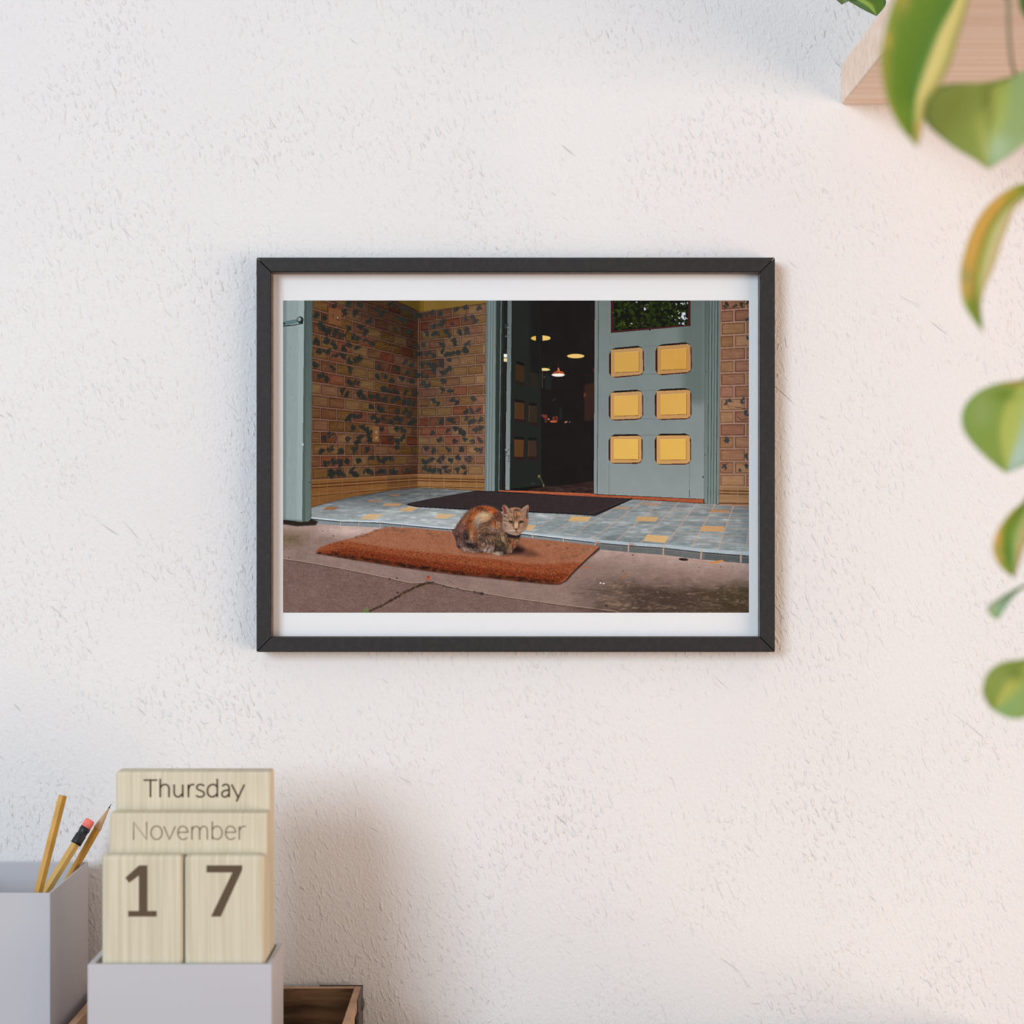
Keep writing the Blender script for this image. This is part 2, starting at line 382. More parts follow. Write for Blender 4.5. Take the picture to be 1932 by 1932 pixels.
    B1 = "160,220 230,200 320,190 520,150 640,120 800,140 250,360 330,330 370,300 480,320 650,270 720,260 750,300 180,450 250,460 290,450 400,410 440,460 565,430 640,400 650,440 480,530 520,580 350,590 660,560 170,700 260,700 340,670 400,690 460,690 530,680 610,640 640,670 130,580 110,830 180,810 250,830 330,780 340,830 440,780 110,940 160,960 250,900 350,930 400,920 440,880 360,1020 120,1050 170,1070 350,1140 450,1140 240,1260 300,1300 460,1250 530,1280 730,1240 630,1390 790,1370 720,1390 660,1480 690,1520 730,1510 820,1490 330,1520 440,1510 490,1510 240,1640 420,1630 520,1600 560,1640 610,1660 750,1620 810,1610 320,1740 500,1740 630,1740 720,1750 810,1740 150,1850 240,1870 420,1850 590,1860 760,1860 820,1860"
    B2 = "130,700 170,710 230,700 310,700 350,670 450,690 540,670 660,680 700,690 150,800 190,810 250,820 310,830 380,780 420,840 540,820 610,800 630,850"
    C1 = "1600,130 1610,80 1720,100 1810,90 1870,80 1620,1290 1660,1260 1800,1280 1820,1240 1830,1410 1860,1440 1620,1740 1880,270 1875,490"
    C2 = "1590,500 1600,520 1860,510 1780,560 1610,190 1870,400"
    def spots(s, ox, oy): return [(ox + float(a.split(',')[0]) / 6.44, oy + float(a.split(',')[1]) / 6.44) for a in s.split()]
    for x, y in spots(A1, 530, 560) + spots(A2, 530, 800): leafblob(x, y, 7.6 - 1.6 * (x - 588) / 200)
    for x, y in spots(B1, 780, 560) + spots(B2, 780, 760): leafblob(x, y, 6.0, (51, 54, 52) if x < 880 else (64, 62, 60))
    # branches in relief
    for pts in ([(1370, 610), (1290, 800), (1240, 940), (1225, 1060)], [(1340, 830), (1310, 960), (1290, 1080)], [(1450, 740), (1340, 830)], [(745, 1420), (680, 1590), (640, 1640), (560, 1700)],
                [(900, 1480), (790, 1620), (740, 1690)], [(760, 1660), (640, 1700), (600, 1800), (590, 1900)], [(1250, 1620), (1200, 1760), (1180, 1900)], [(680, 1700), (700, 1850)], [(860, 480), (900, 300)],
                [(540, 900), (600, 780), (680, 640)], [(930, 1010), (890, 1090), (960, 1110)], [(1400, 960), (1420, 1080), (1470, 1250)], [(800, 1700), (830, 1900)], [(900, 330), (910, 450), (1000, 500)]):
        p = Z(pts, 530, 560); line(p, 2.1, (78, 46, 42), .85, 1.4); line([(x + .9, y) for x, y in p], .7, (138, 108, 100), .5)
    for pts in ([(270, 1480), (210, 1640), (180, 1700), (150, 1800)], [(240, 1500), (200, 1610)], [(430, 1580), (320, 1650), (250, 1700), (200, 1850)], [(150, 1720), (260, 1700), (380, 1700), (450, 1730)], [(300, 1250), (400, 1280), (450, 1300)],
                [(530, 1250), (620, 1270), (700, 1310), (750, 1250)], [(360, 1700), (330, 1800)], [(480, 640), (560, 640), (600, 650)], [(300, 1850), (330, 1932)], [(400, 520), (440, 600)], [(640, 380), (560, 400)]):
        p = Z(pts, 780, 560); line(p, 1.7, (112, 66, 56), .85, 1.1)
    for pts in ([(310, 580), (340, 700), (370, 740)], [(190, 560), (170, 700)], [(500, 650), (560, 740)], [(620, 720), (700, 680), (750, 740)], [(400, 800), (450, 860)]):
        line(Z(pts, 780, 760), 1.5, (110, 68, 60), .85)
    for _ in range(46):      # worn paler flowers on the right bricks of the back wall
        x, y = rs.uniform(886, 913), rs.choice([775, 815, 832, 848, 868]) + rs.uniform(-7, 7)
        a = rs.uniform(0, 3.1); line([(x, y), (x + 4 * math.cos(a), y + 4 * math.sin(a))], .8, (108, 80, 72), .8)
    # switch plate and socket
    poly(Z([(575, 125), (735, 165), (730, 355), (575, 325)], 530, 560), (112, 76, 52)); line(Z([(575, 125), (575, 325), (730, 355)], 530, 560), 1, (84, 56, 42), .8)
    line(Z([(628, 215), (632, 250)], 530, 560), 1.4, (60, 42, 36)); line(Z([(690, 240), (690, 265)], 530, 560), 2, (150, 130, 120)); line(Z([(680, 272), (710, 290)], 530, 560), 1.6, (50, 38, 32))
    poly(Z([(1118, 1570), (1195, 1580), (1190, 1765), (1115, 1755)], 530, 560), (122, 88, 58))
    for y in (1645, 1715): ell(*Z([(1160, y)], 530, 560)[0], 2.0, 2.6, 0, (158, 134, 104)); line(Z([(1160, y - 8), (1160, y + 10)], 530, 560), .7, (80, 60, 44))
    # plinth mouldings
    poly([(586, 906), (788, 894.7), (788, 921), (732, 927), (659, 939), (623, 949), (586, 960)], (122, 84, 50), nz=streak_h, amt=8)
    poly([(788, 894.7), (915, 896.6), (915, 926), (788, 922)], (142, 104, 66), nz=streak_h, amt=8)
    poly([(730, 895), (788, 894.7), (788, 922), (730, 927)], (60, 46, 38), .3, soft=6)
    def gl(ya, yb, yc, w, col, a=.85): line([(586, ya), (788, yb), (915, yc)], w, col, a)
    gl(907, 895.5, 897, 1.2, (150, 112, 84), .6); gl(914.5, 902.0, 905.0, 2.0, (72, 48, 36)); gl(917.5, 904.5, 907.5, 1.6, (142, 98, 64), .7); gl(920.5, 907.0, 910.0, 2.0, (72, 48, 36)); gl(937, 917.8, 921.0, 1.4, (84, 56, 38), .8); gl(934, 915.8, 919, 1.2, (150, 112, 76), .5)
    line([(586, 958), (623, 948), (659, 939), (732, 926), (788, 920.5), (850, 923), (914, 927)], 1.8, (74, 62, 56), .8)
    for x in (602, 618, 646, 674, 702, 728, 752, 772): line([(x, 906.5 - (x - 588) * .057), (x, 953 - (x - 588) * .17)], .9, (150, 112, 88), .4)
    for x in (811, 838, 869, 899): line([(x, 896), (x, 924)], .9, (170, 132, 104), .6)
    line([(586, 941), (660, 929)], 1, (150, 112, 84), .4)

    # ---- tiled step
    step = [(560, 975), (587, 958), (623, 948), (659, 939), (732, 926.5), (788, 920.5), (914, 926.5), (1000, 930), (1120, 934), (1330, 950), (1413, 955), (1413, 1049), (1323, 1041.5), (1252, 1033), (1186, 1029), (1123, 1023.6), (1080, 1018.5), (982, 1007), (829.7, 997), (717, 986.3), (642.6, 984), (586, 978.6)]
    stm, stsl = mask(step)
    tiles = np.zeros((H, W, 3), np.float32)
    bx = (np.arange(W) + .5) / S + X0; by = (np.arange(H) + .5) / S + Y0
    gx, gy = np.meshgrid(bx, by)
    s = 1449 + (gx - 1449) * (1015 - 770) / (gy - 770 + 1e-3)      # where the joint through this point meets y = 1015
    col_n = (s - 1120) / 48.5
    fy = gy - (gx - 1250) * np.clip(.055 + (gx - 1250) * .00004, .02, .07) * np.clip((gy - 925) / 90, 0, 1.2)
    rows = np.array([900, 918, 926, 933, 940, 945.5, 951, 957, 964, 972, 981, 991, 1003, 1016, 1032, 1060.])
    rn = np.interp(fy, rows, np.arange(len(rows)))
    ci = np.floor(col_n).astype(int); ri = np.floor(rn).astype(int)
    tv = rs.rand(128, 32)[np.clip(ci + 80, 0, 127), np.clip(ri, 0, 31)].astype(np.float32)
    base = np.array([138, 147, 148], np.float32) + (tv[..., None] - .5) * np.array([20, 18, 16], np.float32)
    sw = noise(H, W, 9, 44, 3, 8)
    base += (streak_h * 14 + mid * 6 + sw * 15)[..., None]; base += (np.clip(sw * 2 - .3, 0, 1) * 22)[..., None]
    lightc = np.clip(1 - np.abs(gx - 800) / 330, 0, 1) * np.clip((gy - 945) / 35, 0, 1)
    base += (lightc * 32)[..., None] * np.array([1.04, 1, .98], np.float32)
    backd = np.clip((962 - gy) / 45, 0, 1) * np.clip((1000 - gx) / 300, 0, 1)
    base = base * (1 - .50 * backd[..., None]) + np.array([4, 2, 4], np.float32) * backd[..., None]
    base *= (1 - .20 * np.clip((gx - 1330) / 90, 0, 1) * np.clip((1010 - gy) / 60, 0, 1))[..., None]
    base *= (1 - .12 * np.clip((975 - gy) / 40, 0, 1))[..., None]
    dx = np.minimum(col_n - ci, 1 - (col_n - ci)) * 48.5 * (gy - 770) / 245
    rh = np.diff(rows)[np.clip(ri, 0, len(rows) - 2)]
    dy = np.minimum(rn - ri, 1 - (rn - ri)) * rh
    rightness = np.clip((gx - 880) / 250, .12, 1)
    gv = np.clip(1.9 - dx * 1.0, 0, 1) * (.45 + .55 * rightness) * .95
    gh = np.clip(1.3 - dy * 1.5, 0, 1) * np.clip((gx - 1150) / 160, .16, 1) * .85
    grout = np.maximum(gv, gh) * (.75 + .25 * fine)
    base = base * (1 - grout[..., None]) + np.array([184, 158, 144], np.float32) * grout[..., None]
    m3 = stm[..., None]; img[stsl] = img[stsl] * (1 - m3) + base[stsl] * m3
    for q, ox, oy, c in (([(650, 1345), (915, 1360), (870, 1445), (605, 1420)], 1120, 800, (212, 172, 116)), ([(1320, 1235), (1590, 1245), (1575, 1310), (1290, 1300)], 1120, 800, (196, 150, 100)),
                         ([(535, 1125), (790, 1130), (755, 1185), (510, 1180)], 1120, 800, (198, 156, 102)), ([(1430, 1040), (1650, 1048), (1640, 1080), (1410, 1070)], 1120, 800, (172, 124, 84)),
                         ([(600, 955), (800, 965), (780, 990), (590, 982)], 1120, 800, (160, 128, 104)), ([(230, 1000), (450, 1010), (420, 1038), (215, 1028)], 1120, 800, (166, 136, 108)),
                         ([(310, 1345), (515, 1360), (400, 1410), (250, 1400)], 780, 760, (206, 172, 128)), ([(1400, 1480), (1490, 1490), (1430, 1555), (1370, 1540)], 780, 760, (204, 166, 118)),
                         ([(-60, 1255), (60, 1275), (0, 1310), (-110, 1300)], 780, 760, (196, 160, 116)), ([(1400, 90), (1645, 100), (1600, 155), (1365, 150)], 860, 960, (206, 166, 108)),
                         ([(580, 1000), (715, 1010), (640, 1047), (500, 1045)], 530, 800, (140, 94, 62)), ([(1070, 922), (1250, 925), (1180, 946), (1060, 941)], 530, 800, (146, 106, 78)),
                         ([(1340, 853), (1450, 855), (1420, 880), (1320, 872)], 530, 800, (128, 92, 70)), ([(1270, 962), (1475, 965), (1430, 1000), (1230, 992)], 530, 800, (176, 136, 96)),
                         ([(1490, 1018), (1670, 1020), (1580, 1065), (1430, 1055)], 530, 800, (196, 156, 108)), ([(1060, 1093), (1250, 1100), (1140, 1160), (960, 1155)], 530, 800, (206, 172, 124))):
        poly(Z(q, ox, oy), np.array(c) * .9 + np.array([216, 196, 166]) * .1, .93, nz=fine, amt=9)
    # nosing and riser
    ft = [(586, 978.6), (642.6, 984), (717, 986.3), (829.7, 997), (982, 1007), (1080, 1018.5), (1123, 1023.6), (1186, 1029), (1252, 1033.5), (1323, 1041.5), (1413, 1048.5)]
    up = [(x, y - (3.2 + 4.0 * (x - 586) / 827)) for x, y in ft]
    dn = [(x, y + (7.5 + 7.5 * (x - 586) / 827)) for x, y in ft]
    poly(up + ft[::-1], (170, 184, 190), nz=streak_h, amt=8)
    poly(ft + dn[::-1], (126, 138, 142), nz=streak_h, amt=8)
    poly([p for p in ft if p[0] > 1120] + [p for p in dn if p[0] > 1120][::-1], (104, 108, 108), nz=mid, amt=8)
    poly([(1330, 1043), (1413, 1050), (1413, 1063), (1330, 1055)], (80, 88, 88), .6)
    line([(x, y + .6) for x, y in ft], 1.8, (60, 62, 64), .85)
    line([(x, y + 2.6 + .8 * (x - 586) / 827) for x, y in ft], .8, (150, 128, 116), .6)
    line([(x, y - 1.6) for x, y in ft[:6]], 1.6, (208, 216, 222), .8)
    for x in (642.6, 677, 717, 759, 850, 925, 1005, 1063, 1123.5, 1186, 1252, 1323, 1398):
        yy = np.interp(x, [p[0] for p in ft], [p[1] for p in ft]); w = 1.2 + 2.2 * max(0, (x - 900) / 500)
        line([(x + 2.5, yy - 5), (x, yy), (x - .5, yy + 8 + 6 * (x - 586) / 827)], w, (196, 168, 152), .8)
    for x, y in ((1129, 1022.5), (1192, 1026)): poly([(x - 6, y - 2), (x + 6, y), (x + 5, y + 3), (x - 4, y + 3)], (170, 136, 128), .8)
    for x, y in ((664, 931), (811, 931), (1012, 985), (903, 984)): ell(x, y, 1.2, .8, 0, (60, 60, 64), .8)

    # ---- concrete
    dny = np.interp(bx, [p[0] for p in dn], [p[1] for p in dn]); dny = np.where(bx < 586, 983 + (586 - bx) * .0, dny)
    cm = (gy > dny[None, :]).astype(np.float32)
    conc = np.zeros((H, W, 3), np.float32) + np.array([143, 121, 112], np.float32)
    d0 = gy - dny[None, :]
    conc += (np.clip(1 - d0 / 32, 0, 1) * 34)[..., None] * np.array([1, .96, .94], np.float32)
    conc += (np.clip(1 - np.hypot((gx - 665) / 80, (gy - 1003) / 16), 0, 1) * 34)[..., None]
    rd = np.clip((gx - 1060) / 150, 0, 1) * np.clip((gy - 1078 - (gx - 1130) * .06 + wide * 16) / 26, 0, 1)
    conc = conc * (1 - rd[..., None] * .42) + np.array([0, -1, -4], np.float32) * rd[..., None]
    conc -= (rd * np.clip((gx - 1290) / 100, 0, 1) * 6)[..., None] * np.array([1, .6, 1.6], np.float32)
    lf = np.clip(1 - np.hypot((gx - 545) / 46, (gy - 1015) / 26), 0, 1)
    conc -= lf[..., None] * np.array([26, 22, 34], np.float32)
    conc += (wide * 8 + mid * 6 + streak_h * 7)[..., None] * np.array([1, .95, .9], np.float32)
    conc += (np.clip(streak_h * mid * 4, 0, 1) * rd * 40)[..., None] * np.array([1, .85, .72], np.float32)
    seam = [(534, 1054), (570, 1059), (632, 1070), (702, 1084), (776, 1100), (817, 1098.5), (865, 1110), (953, 1126), (1046, 1139), (1160, 1153), (1180, 1160)]
    sy = np.interp(bx, [p[0] for p in seam], [p[1] for p in seam])[None, :]
    low = np.clip((gy - sy) / 2, 0, 1)
    conc = conc * (1 - low[..., None] * .16) + np.array([1, -3, -3], np.float32) * low[..., None]
    grit = rs.rand(H, W).astype(np.float32)
    conc += (low * ((grit > .97) * 52 - (grit < .07) * 26) + (1 - low) * ((grit > .992) * 18 - (grit < .02) * 14))[..., None]
    conc += (fine * 8)[..., None]
    img[:] = img * (1 - cm[..., None]) + conc * cm[..., None]
    line([(x, y) for x, y in seam], 1.5, (172, 146, 128), .7); line([(x, y + 1.5) for x, y in seam], 1.4, (74, 60, 54), .7)
    for _ in range(5): pass
    crack = [(817, 1099), (803, 1101), (788, 1106), (772, 1114), (757, 1121), (741, 1131), (722, 1142), (699, 1152), (688, 1160)]
    for i in range(150):
        t = i / 150 * (len(crack) - 1); j = int(t); x = lerp(crack[j][0], crack[j + 1][0], t - j); y = lerp(crack[j][1], crack[j + 1][1], t - j)
        ell(x + rs.normal() * .5, y + rs.normal() * .8, rs.uniform(1.2, 3.4), rs.uniform(.8, 2.0), -.45, (84, 66, 50) if rs.rand() < .35 else (56, 46, 38), .7, .4)
    for _ in range(60):
        x = rs.uniform(800, 905); y = np.interp(x, [800, 817, 865, 905], [1101, 1101, 1112, 1119]); ell(x, y + rs.normal() * 1.2, rs.uniform(1, 4), .9, .2, (84, 72, 66), .6, .5)
    for x, y in ((784, 1109), (797, 1106), (760, 1121), (803, 1104)): ell(x, y, 3, 1.5, -.4, (126, 92, 52), .6, .5)
    for _ in range(14): ell(690 + rs.uniform(-6, 6), 1153 + rs.uniform(-3, 3), 2, 1.2, rs.rand() * 3, (98, 128, 66), .8)
    for _ in range(7): ell(807 + rs.uniform(-4, 4), 1092 + rs.uniform(-3, 2.5), 2.6, 1.4, rs.rand() * 3, (184, 86, 66), .9)
    line([(805, 1094), (806, 1100)], 1, (70, 40, 36)); ell(808, 1088.5, 1.4, 1.2, 0, (50, 36, 34))
    ell(1289.5, 1055.5, 9, 2.6, .08, (40, 34, 34), .95); ell(1292, 1053, 4, 1.4, 0, (120, 110, 108), .6)
    poly([(1340, 1062), (1352, 1058), (1363, 1056), (1366, 1059), (1342, 1065)], (196, 138, 78)); line([(1306, 1057), (1342, 1061)], 1.3, (168, 128, 106), .8)
    line([(1366, 1059), (1374, 1061), (1380, 1057), (1392, 1062)], 1, (120, 110, 106), .8)
    for pts in ([(1178, 1047), (1166, 1049), (1158, 1056)], [(1156, 1058), (1140, 1068), (1130, 1080)], [(1182, 1084), (1171, 1094)], [(1096, 1070), (1116, 1072)], [(1112, 1060), (1122, 1046)]):
        line(pts, 1.2, (150, 112, 96), .7)
    line([(1182, 1084), (1173, 1092)], 1.6, (170, 110, 64)); line([(1096, 1070.5), (1114, 1071.5)], 1.6, (188, 98, 62))
    for x, y in ((1139, 1101), (1133, 1100)): ell(x, y, 2, 1.4, 0, (214, 200, 188))
    for x, y, r in ((1194, 1047, 1.6), (1175.5, 1077, 1.4), (1319.5, 1070.5, 1.3), (609, 1002, 1.2), (629, 1011, 1.6), (545, 1052, 1.5), (909, 1120, 4), (750, 1118, 2.5), (1360, 1069, 1.3), (1144, 1143, 3), (749, 1091, 2), (735, 1092, 2)): ell(x, y, r, r * .7, .2, (56, 48, 48), .85, .4)
    for x, y in ((1160, 1106), (1172, 1120), (1150, 1128), (1138, 1131), (1162, 1138), (1180, 1144), (1230, 1150)):
        for _ in range(9): ell(x + rs.normal() * 9, y + rs.normal() * 4, rs.uniform(2, 7), rs.uniform(.8, 2), rs.uniform(-.4, .1), (168, 136, 112), .35, .6)
    for _ in range(60): ell(rs.uniform(1080, 1410), rs.uniform(1108, 1156), rs.uniform(4, 22), rs.uniform(1, 2.4), rs.uniform(-.1, .25), (66, 56, 48), .28, .8)
    for _ in range(50): ell(rs.uniform(1050, 1410), rs.uniform(1085, 1150), rs.uniform(3, 16), rs.uniform(.6, 1.2), rs.uniform(-.15, .2), (152, 126, 108), .3, .6)
    line([(860, 1104), (840, 1092)], 1.2, (110, 90, 84), .5); line([(847, 1100), (864, 1087)], 1.0, (110, 90, 84), .6)

    # ---- post on the left
    poly([(534, 979), (588, 979), (600, 984), (596, 991), (560, 993), (534, 989)], (44, 38, 34), .95, soft=2)
    poly([(534, 560), (574.5, 560), (570.5, 984), (534, 980)], (146, 160, 158), nz=streak_v, amt=5)
    poly([(534, 560), (541, 560), (540, 980), (534, 980)], (118, 132, 130), .7, soft=2)
    poly([(563, 560), (574, 560), (570, 984), (560, 984)], (160, 178, 174), .6, soft=2)
    poly([(574, 560), (590.5, 560), (587.5, 978), (582, 984), (570, 984)], (82, 94, 90), grad=(102, 114, 108), nz=streak_v, amt=4)
    poly([(574, 560), (579, 560), (575, 984), (570, 984)], (70, 82, 78), .5)
    line([(575, 930), (575, 984)], 1.2, (72, 82, 76), .8); line([(582, 910), (587, 910)], 1, (40, 44, 42)); line([(589.5, 567), (586.8, 976)], 1.2, (58, 56, 50), .5)
    poly([(534, 978), (571, 981), (571, 985), (534, 981)], (110, 122, 118), .6)
    poly(Z([(25, 300), (190, 272), (195, 318), (25, 352)], 530, 560), (98, 122, 124)); line(Z([(22, 358), (150, 345), (270, 322)], 530, 560), 1.9, (38, 46, 46))
    ell(566.2, 603.5, 6.2, 6.4, .3, (40, 46, 46)); ell(564.6, 602.5, 3.4, 3.8, .3, (140, 154, 152)); poly(Z([(235, 300), (272, 280), (270, 325), (250, 328)], 530, 560), (40, 46, 46)); ell(536, 610.5, 2.4, 1.8, 0, (40, 50, 50))
    for x, y in ((550, 655), (548, 672), (552, 744), (554, 755), (569, 838)): ell(x, y, .9, .7, 0, (110, 120, 118), .8)
    ell(571, 838.5, 2, 2.5, 0, (200, 205, 205), .8)

    # ---- doorway
    poly([(917.5, 560), (1126, 560), (1121, 934), (1000, 931), (914.5, 928)], (38, 36, 35), nz=wide, amt=2)
    poly([(966, 560), (1019, 560), (1022, 921), (961, 922)], (43, 45, 43))
    poly([(1000, 560), (1021, 560), (1021, 700), (1000, 720)], (36, 37, 36), .9, soft=5)
    Q = lambda p: Z(p, 940, 560, 9.66); Q2 = lambda p: Z(p, 940, 740, 9.66)
    poly(Q([(320, 1225), (480, 1270), (475, 1560), (320, 1520)]), (64, 49, 37)); poly(Q([(575, 1370), (710, 1400), (715, 1650), (575, 1620)]), (49, 45, 38))
    poly(Q([(320, 1530), (475, 1570), (470, 1640), (330, 1590)]), (46, 40, 34)); poly(Q([(330, 1170), (470, 1210), (480, 1260), (322, 1220)]), (32, 33, 31))
    for q, c in (([(310, 180), (470, 200), (475, 505), (305, 480)], (76, 56, 39)), ([(565, 240), (705, 250), (705, 560), (560, 540)], (56, 49, 41)), ([(300, 860), (470, 870), (455, 1180), (300, 1175)], (90, 62, 41)), ([(550, 880), (695, 880), (700, 1170), (550, 1170)], (63, 51, 45))):
        poly(Q2([(q[0][0] - 5, q[0][1] - 45), (q[1][0] + 8, q[1][1] - 45), (q[2][0] + 25, q[2][1] + 62), (q[3][0] + 5, q[3][1] + 58)]), (50, 38, 38)); poly(Q2([(q[0][0], q[0][1] - 55), (q[1][0], q[1][1] - 55), q[1], q[0]]), (35, 35, 33)); poly(Q2(q), c)
        line(Q2([q[0], q[3]]), 1, (112, 74, 40), .7)
    poly(Q2([(205, 1760), (820, 1700), (900, 1720), (480, 1790)]), (34, 32, 32))
    poly(Q2([(480, 1790), (860, 1715), (1200, 1700), (1740, 1620), (1740, 1860), (1000, 1830)]), (56, 45, 42), nz=streak_h, amt=12)
    for _ in range(26):
        x, y = rs.uniform(900, 1730), rs.uniform(1725, 1840); line(Q2([(x, y), (x + rs.uniform(60, 160), y + rs.uniform(5, 40))]), 1.1, (86, 66, 60) if rs.rand() < .6 else (34, 32, 34), .55)
    poly(Q([(1570, 1600), (1755, 1560), (1755, 1932), (1570, 1932)]), (62, 43, 38), .9, soft=2); poly(Q2([(1570, -20), (1752, -20), (1750, 480), (1690, 525), (1570, 520)]), (58, 44, 39), .9, soft=2)
    ell(*Q([(1577, 1790)])[0], 2.4, 4.2, 0, (96, 58, 46), .9); line(Q([(1560, 1430), (1750, 1435)]), 1.2, (54, 38, 38)); ell(*Q([(1735, 1340)])[0], 3, 3.5, 0, (64, 38, 42), .8)
    poly(Q([(860, 1400), (965, 1440), (965, 1700), (850, 1680)]), (43, 45, 46), .8, soft=2); line(Q([(808, 1080), (815, 1290)]), 1, (50, 42, 38)); line(Q([(805, 1350), (805, 1660)]), 1.2, (70, 62, 54)); ell(*Q([(842, 1462)])[0], 1.4, 1.8, 0, (84, 72, 56))
    yel = (232, 196, 116)
    poly(Q([(685, 715), (640, 722), (605, 740), (594, 755), (610, 775), (650, 792), (685, 798)]), (228, 180, 92)); poly(Q([(805, 705), (870, 710), (930, 726), (958, 750), (940, 775), (890, 790), (805, 800)]), yel)
    ell(*Q([(1412, 1080)])[0], 16.1, 4.0, 0, yel, 1, .08); poly(Q([(797, 1298), (880, 1302), (930, 1314), (947, 1328), (920, 1342), (870, 1350), (797, 1348)]), (236, 206, 134))
    poly(Q([(1090, 1290), (1105, 1290), (1120, 1350), (1185, 1368), (1205, 1400), (1208, 1425), (978, 1425), (1010, 1375), (1072, 1352)]), (176, 88, 54)); poly(Q([(1010, 1385), (1100, 1365), (1100, 1400), (990, 1410)]), (112, 58, 40), .7); line(Q([(1098, 1300), (1108, 1350)]), 1.4, (226, 140, 96), .8)
    line(Q([(1095, 1160), (1093, 1290)]), 1, (70, 46, 40)); ell(*Q([(1093, 1425)])[0], 12.1, 2.9, 0, (246, 236, 222), 1, .08); line(Q([(922, 1280), (930, 1310)]), 1.2, (150, 110, 80), .6)
    poly(Q([(100, 1045), (165, 1045), (165, 1105), (103, 1105)]), (244, 236, 222)); poly(Q([(103, 1122), (165, 1122), (163, 1182), (100, 1180)]), (236, 212, 156))
    for q, c in (([(790, 405), (895, 412), (885, 550), (860, 555), (840, 470), (795, 440)], (120, 62, 52)), ([(990, 450), (1085, 440), (1080, 550), (945, 552), (935, 515), (990, 515)], (118, 60, 50)), ([(945, 520), (1060, 522), (1050, 552), (960, 552)], (186, 98, 66)), ([(830, 470), (890, 460), (880, 540), (850, 540)], (84, 46, 44))): poly(Q2(q), c, .95, soft=1)
    ell(*Q2([(1040, 480)])[0], 2.5, 2, 0, (60, 40, 38)); ell(*Q2([(917, 490)])[0], 1.5, 1.3, 0, (226, 150, 130)); line(Q2([(1215, 560), (1240, 535), (1260, 540)]), 1.8, (206, 128, 96)); ell(*Q2([(1300, 543)])[0], 1.1, .9, 0, (150, 130, 126)); poly(Q2([(1110, 280), (1160, 280), (1155, 500), (1110, 500)]), (44, 45, 50), .8, soft=1)
    line(Q2([(985, 155), (1020, 135), (1050, 115)]), 1.4, (66, 68, 66), .7); line(Q2([(745, 1530), (790, 1600), (825, 1680), (828, 1730)]), 1.3, (92, 92, 70), .9)
    ell(*Q2([(745, 1530)])[0], 2.6, 2.2, .5, (112, 110, 76)); ell(*Q2([(735, 1560)])[0], 2.2, 1, -.4, (78, 80, 54)); ell(*Q2([(826, 1700)])[0], 1.8, 3.0, 0, (110, 108, 78), .8); ell(*Q2([(630, 1665)])[0], 3.5, 1.4, 0, (66, 76, 62), .7, .6)
    # left jamb, its grooves, the edge of the open leaf
    poly([(917.8, 560), (937, 560), (934, 928), (914.2, 928)], (106, 120, 118), grad=(128, 142, 140), nz=streak_v, amt=4)
    for i, (t, c) in enumerate(((.14, (88, 102, 100)), (.30, (130, 144, 142)), (.40, (92, 106, 104)), (.56, (128, 142, 140)), (.66, (90, 104, 102)), (.80, (126, 140, 138)))):
        line([(lerp(917.8, 937, t), 560), (lerp(914.2, 934, t), 928)], 1.5, c, .7)
    line([(918.4, 560), (914.8, 928)], 1.4, (78, 90, 88), .6); line([(936.6, 560), (933.6, 928)], 1.6, (66, 74, 72), .7)
    poly([(937, 560), (947, 560), (942, 926), (934, 928)], (52, 60, 57)); line([(945.8, 560), (941.2, 925)], 1.6, (108, 122, 119), .9); poly([(947, 560), (958, 560), (953.5, 925), (943, 925)], (41, 41, 40)); line([(949.0, 560), (945, 925)], 1.6, (52, 58, 54), .9)
    poly(Q([(103, 1045), (165, 1045), (165, 1105), (103, 1105)]), (244, 236, 222)); poly(Q([(103, 1122), (165, 1122), (163, 1182), (103, 1180)]), (236, 212, 156))
    poly([(958, 560), (965.8, 560), (961.6, 924), (953.4, 924)], (100, 111, 110), grad=(132, 144, 142), nz=streak_v, amt=7); line([(965.8, 560), (961.8, 924)], 1, (66, 62, 60), .8)
    for yy in (613, 850):
        for _ in range(16): ell(955.5 + rs.uniform(-2, 5), yy + rs.uniform(-2, 22), 1.4, 1.6, 0, (70, 76, 76) if rs.rand() < .6 else (150, 158, 156), .6)
    ell(934, 651.5, 1.2, 2.6, 0, (150, 92, 72), .8); ell(935.6, 680, 1, 3, 0, (150, 92, 72), .5)
    # threshold
    poly([(940, 925), (1000, 926.5), (1120, 931.5), (1328, 941), (1329, 950), (1190, 941.5), (1060, 934), (942, 928.5)], (160, 88, 60), nz=streak_h, amt=14)
    line([(1122, 932.3), (1328, 941.6)], 1.6, (48, 34, 30), .9); line([(1190, 941.5), (1329, 949.8)], 1.4, (96, 52, 40), .8); line([(942, 926.2), (1120, 932.3)], 1.4, (196, 112, 80), .6)
    ell(1329, 945.5, 2.2, 4.2, 0, (50, 44, 42), .8)

    # ---- right leaf of the door
    poly([(1128, 560), (1331, 560), (1329, 941.5), (1124, 932)], (110, 122, 119), grad=(140, 151, 150), nz=wide, amt=4)
    poly([(1280, 560), (1331, 560), (1330, 760), (1290, 760)], (84, 96, 92), .55, soft=12)
    poly([(1122.5, 560), (1128.5, 560), (1125.5, 932), (1120.4, 931)], (116, 122, 121), grad=(136, 146, 145)); line([(1129.4, 560), (1126.8, 932)], 1.7, (76, 88, 84), .95)
    line([(1121.6, 560), (1119.8, 931)], 1.2, (30, 30, 30), .9)
    poly([(1329.5, 560), (1337, 560), (1335, 951), (1329, 948)], (86, 98, 94), grad=(122, 136, 134)); line([(1330.3, 560), (1328.8, 942)], 1, (70, 80, 77), .6)
    poly([(1336, 560), (1359.5, 560), (1356.5, 951), (1333.5, 951)], (96, 108, 104), grad=(124, 138, 135), nz=streak_v, amt=3)
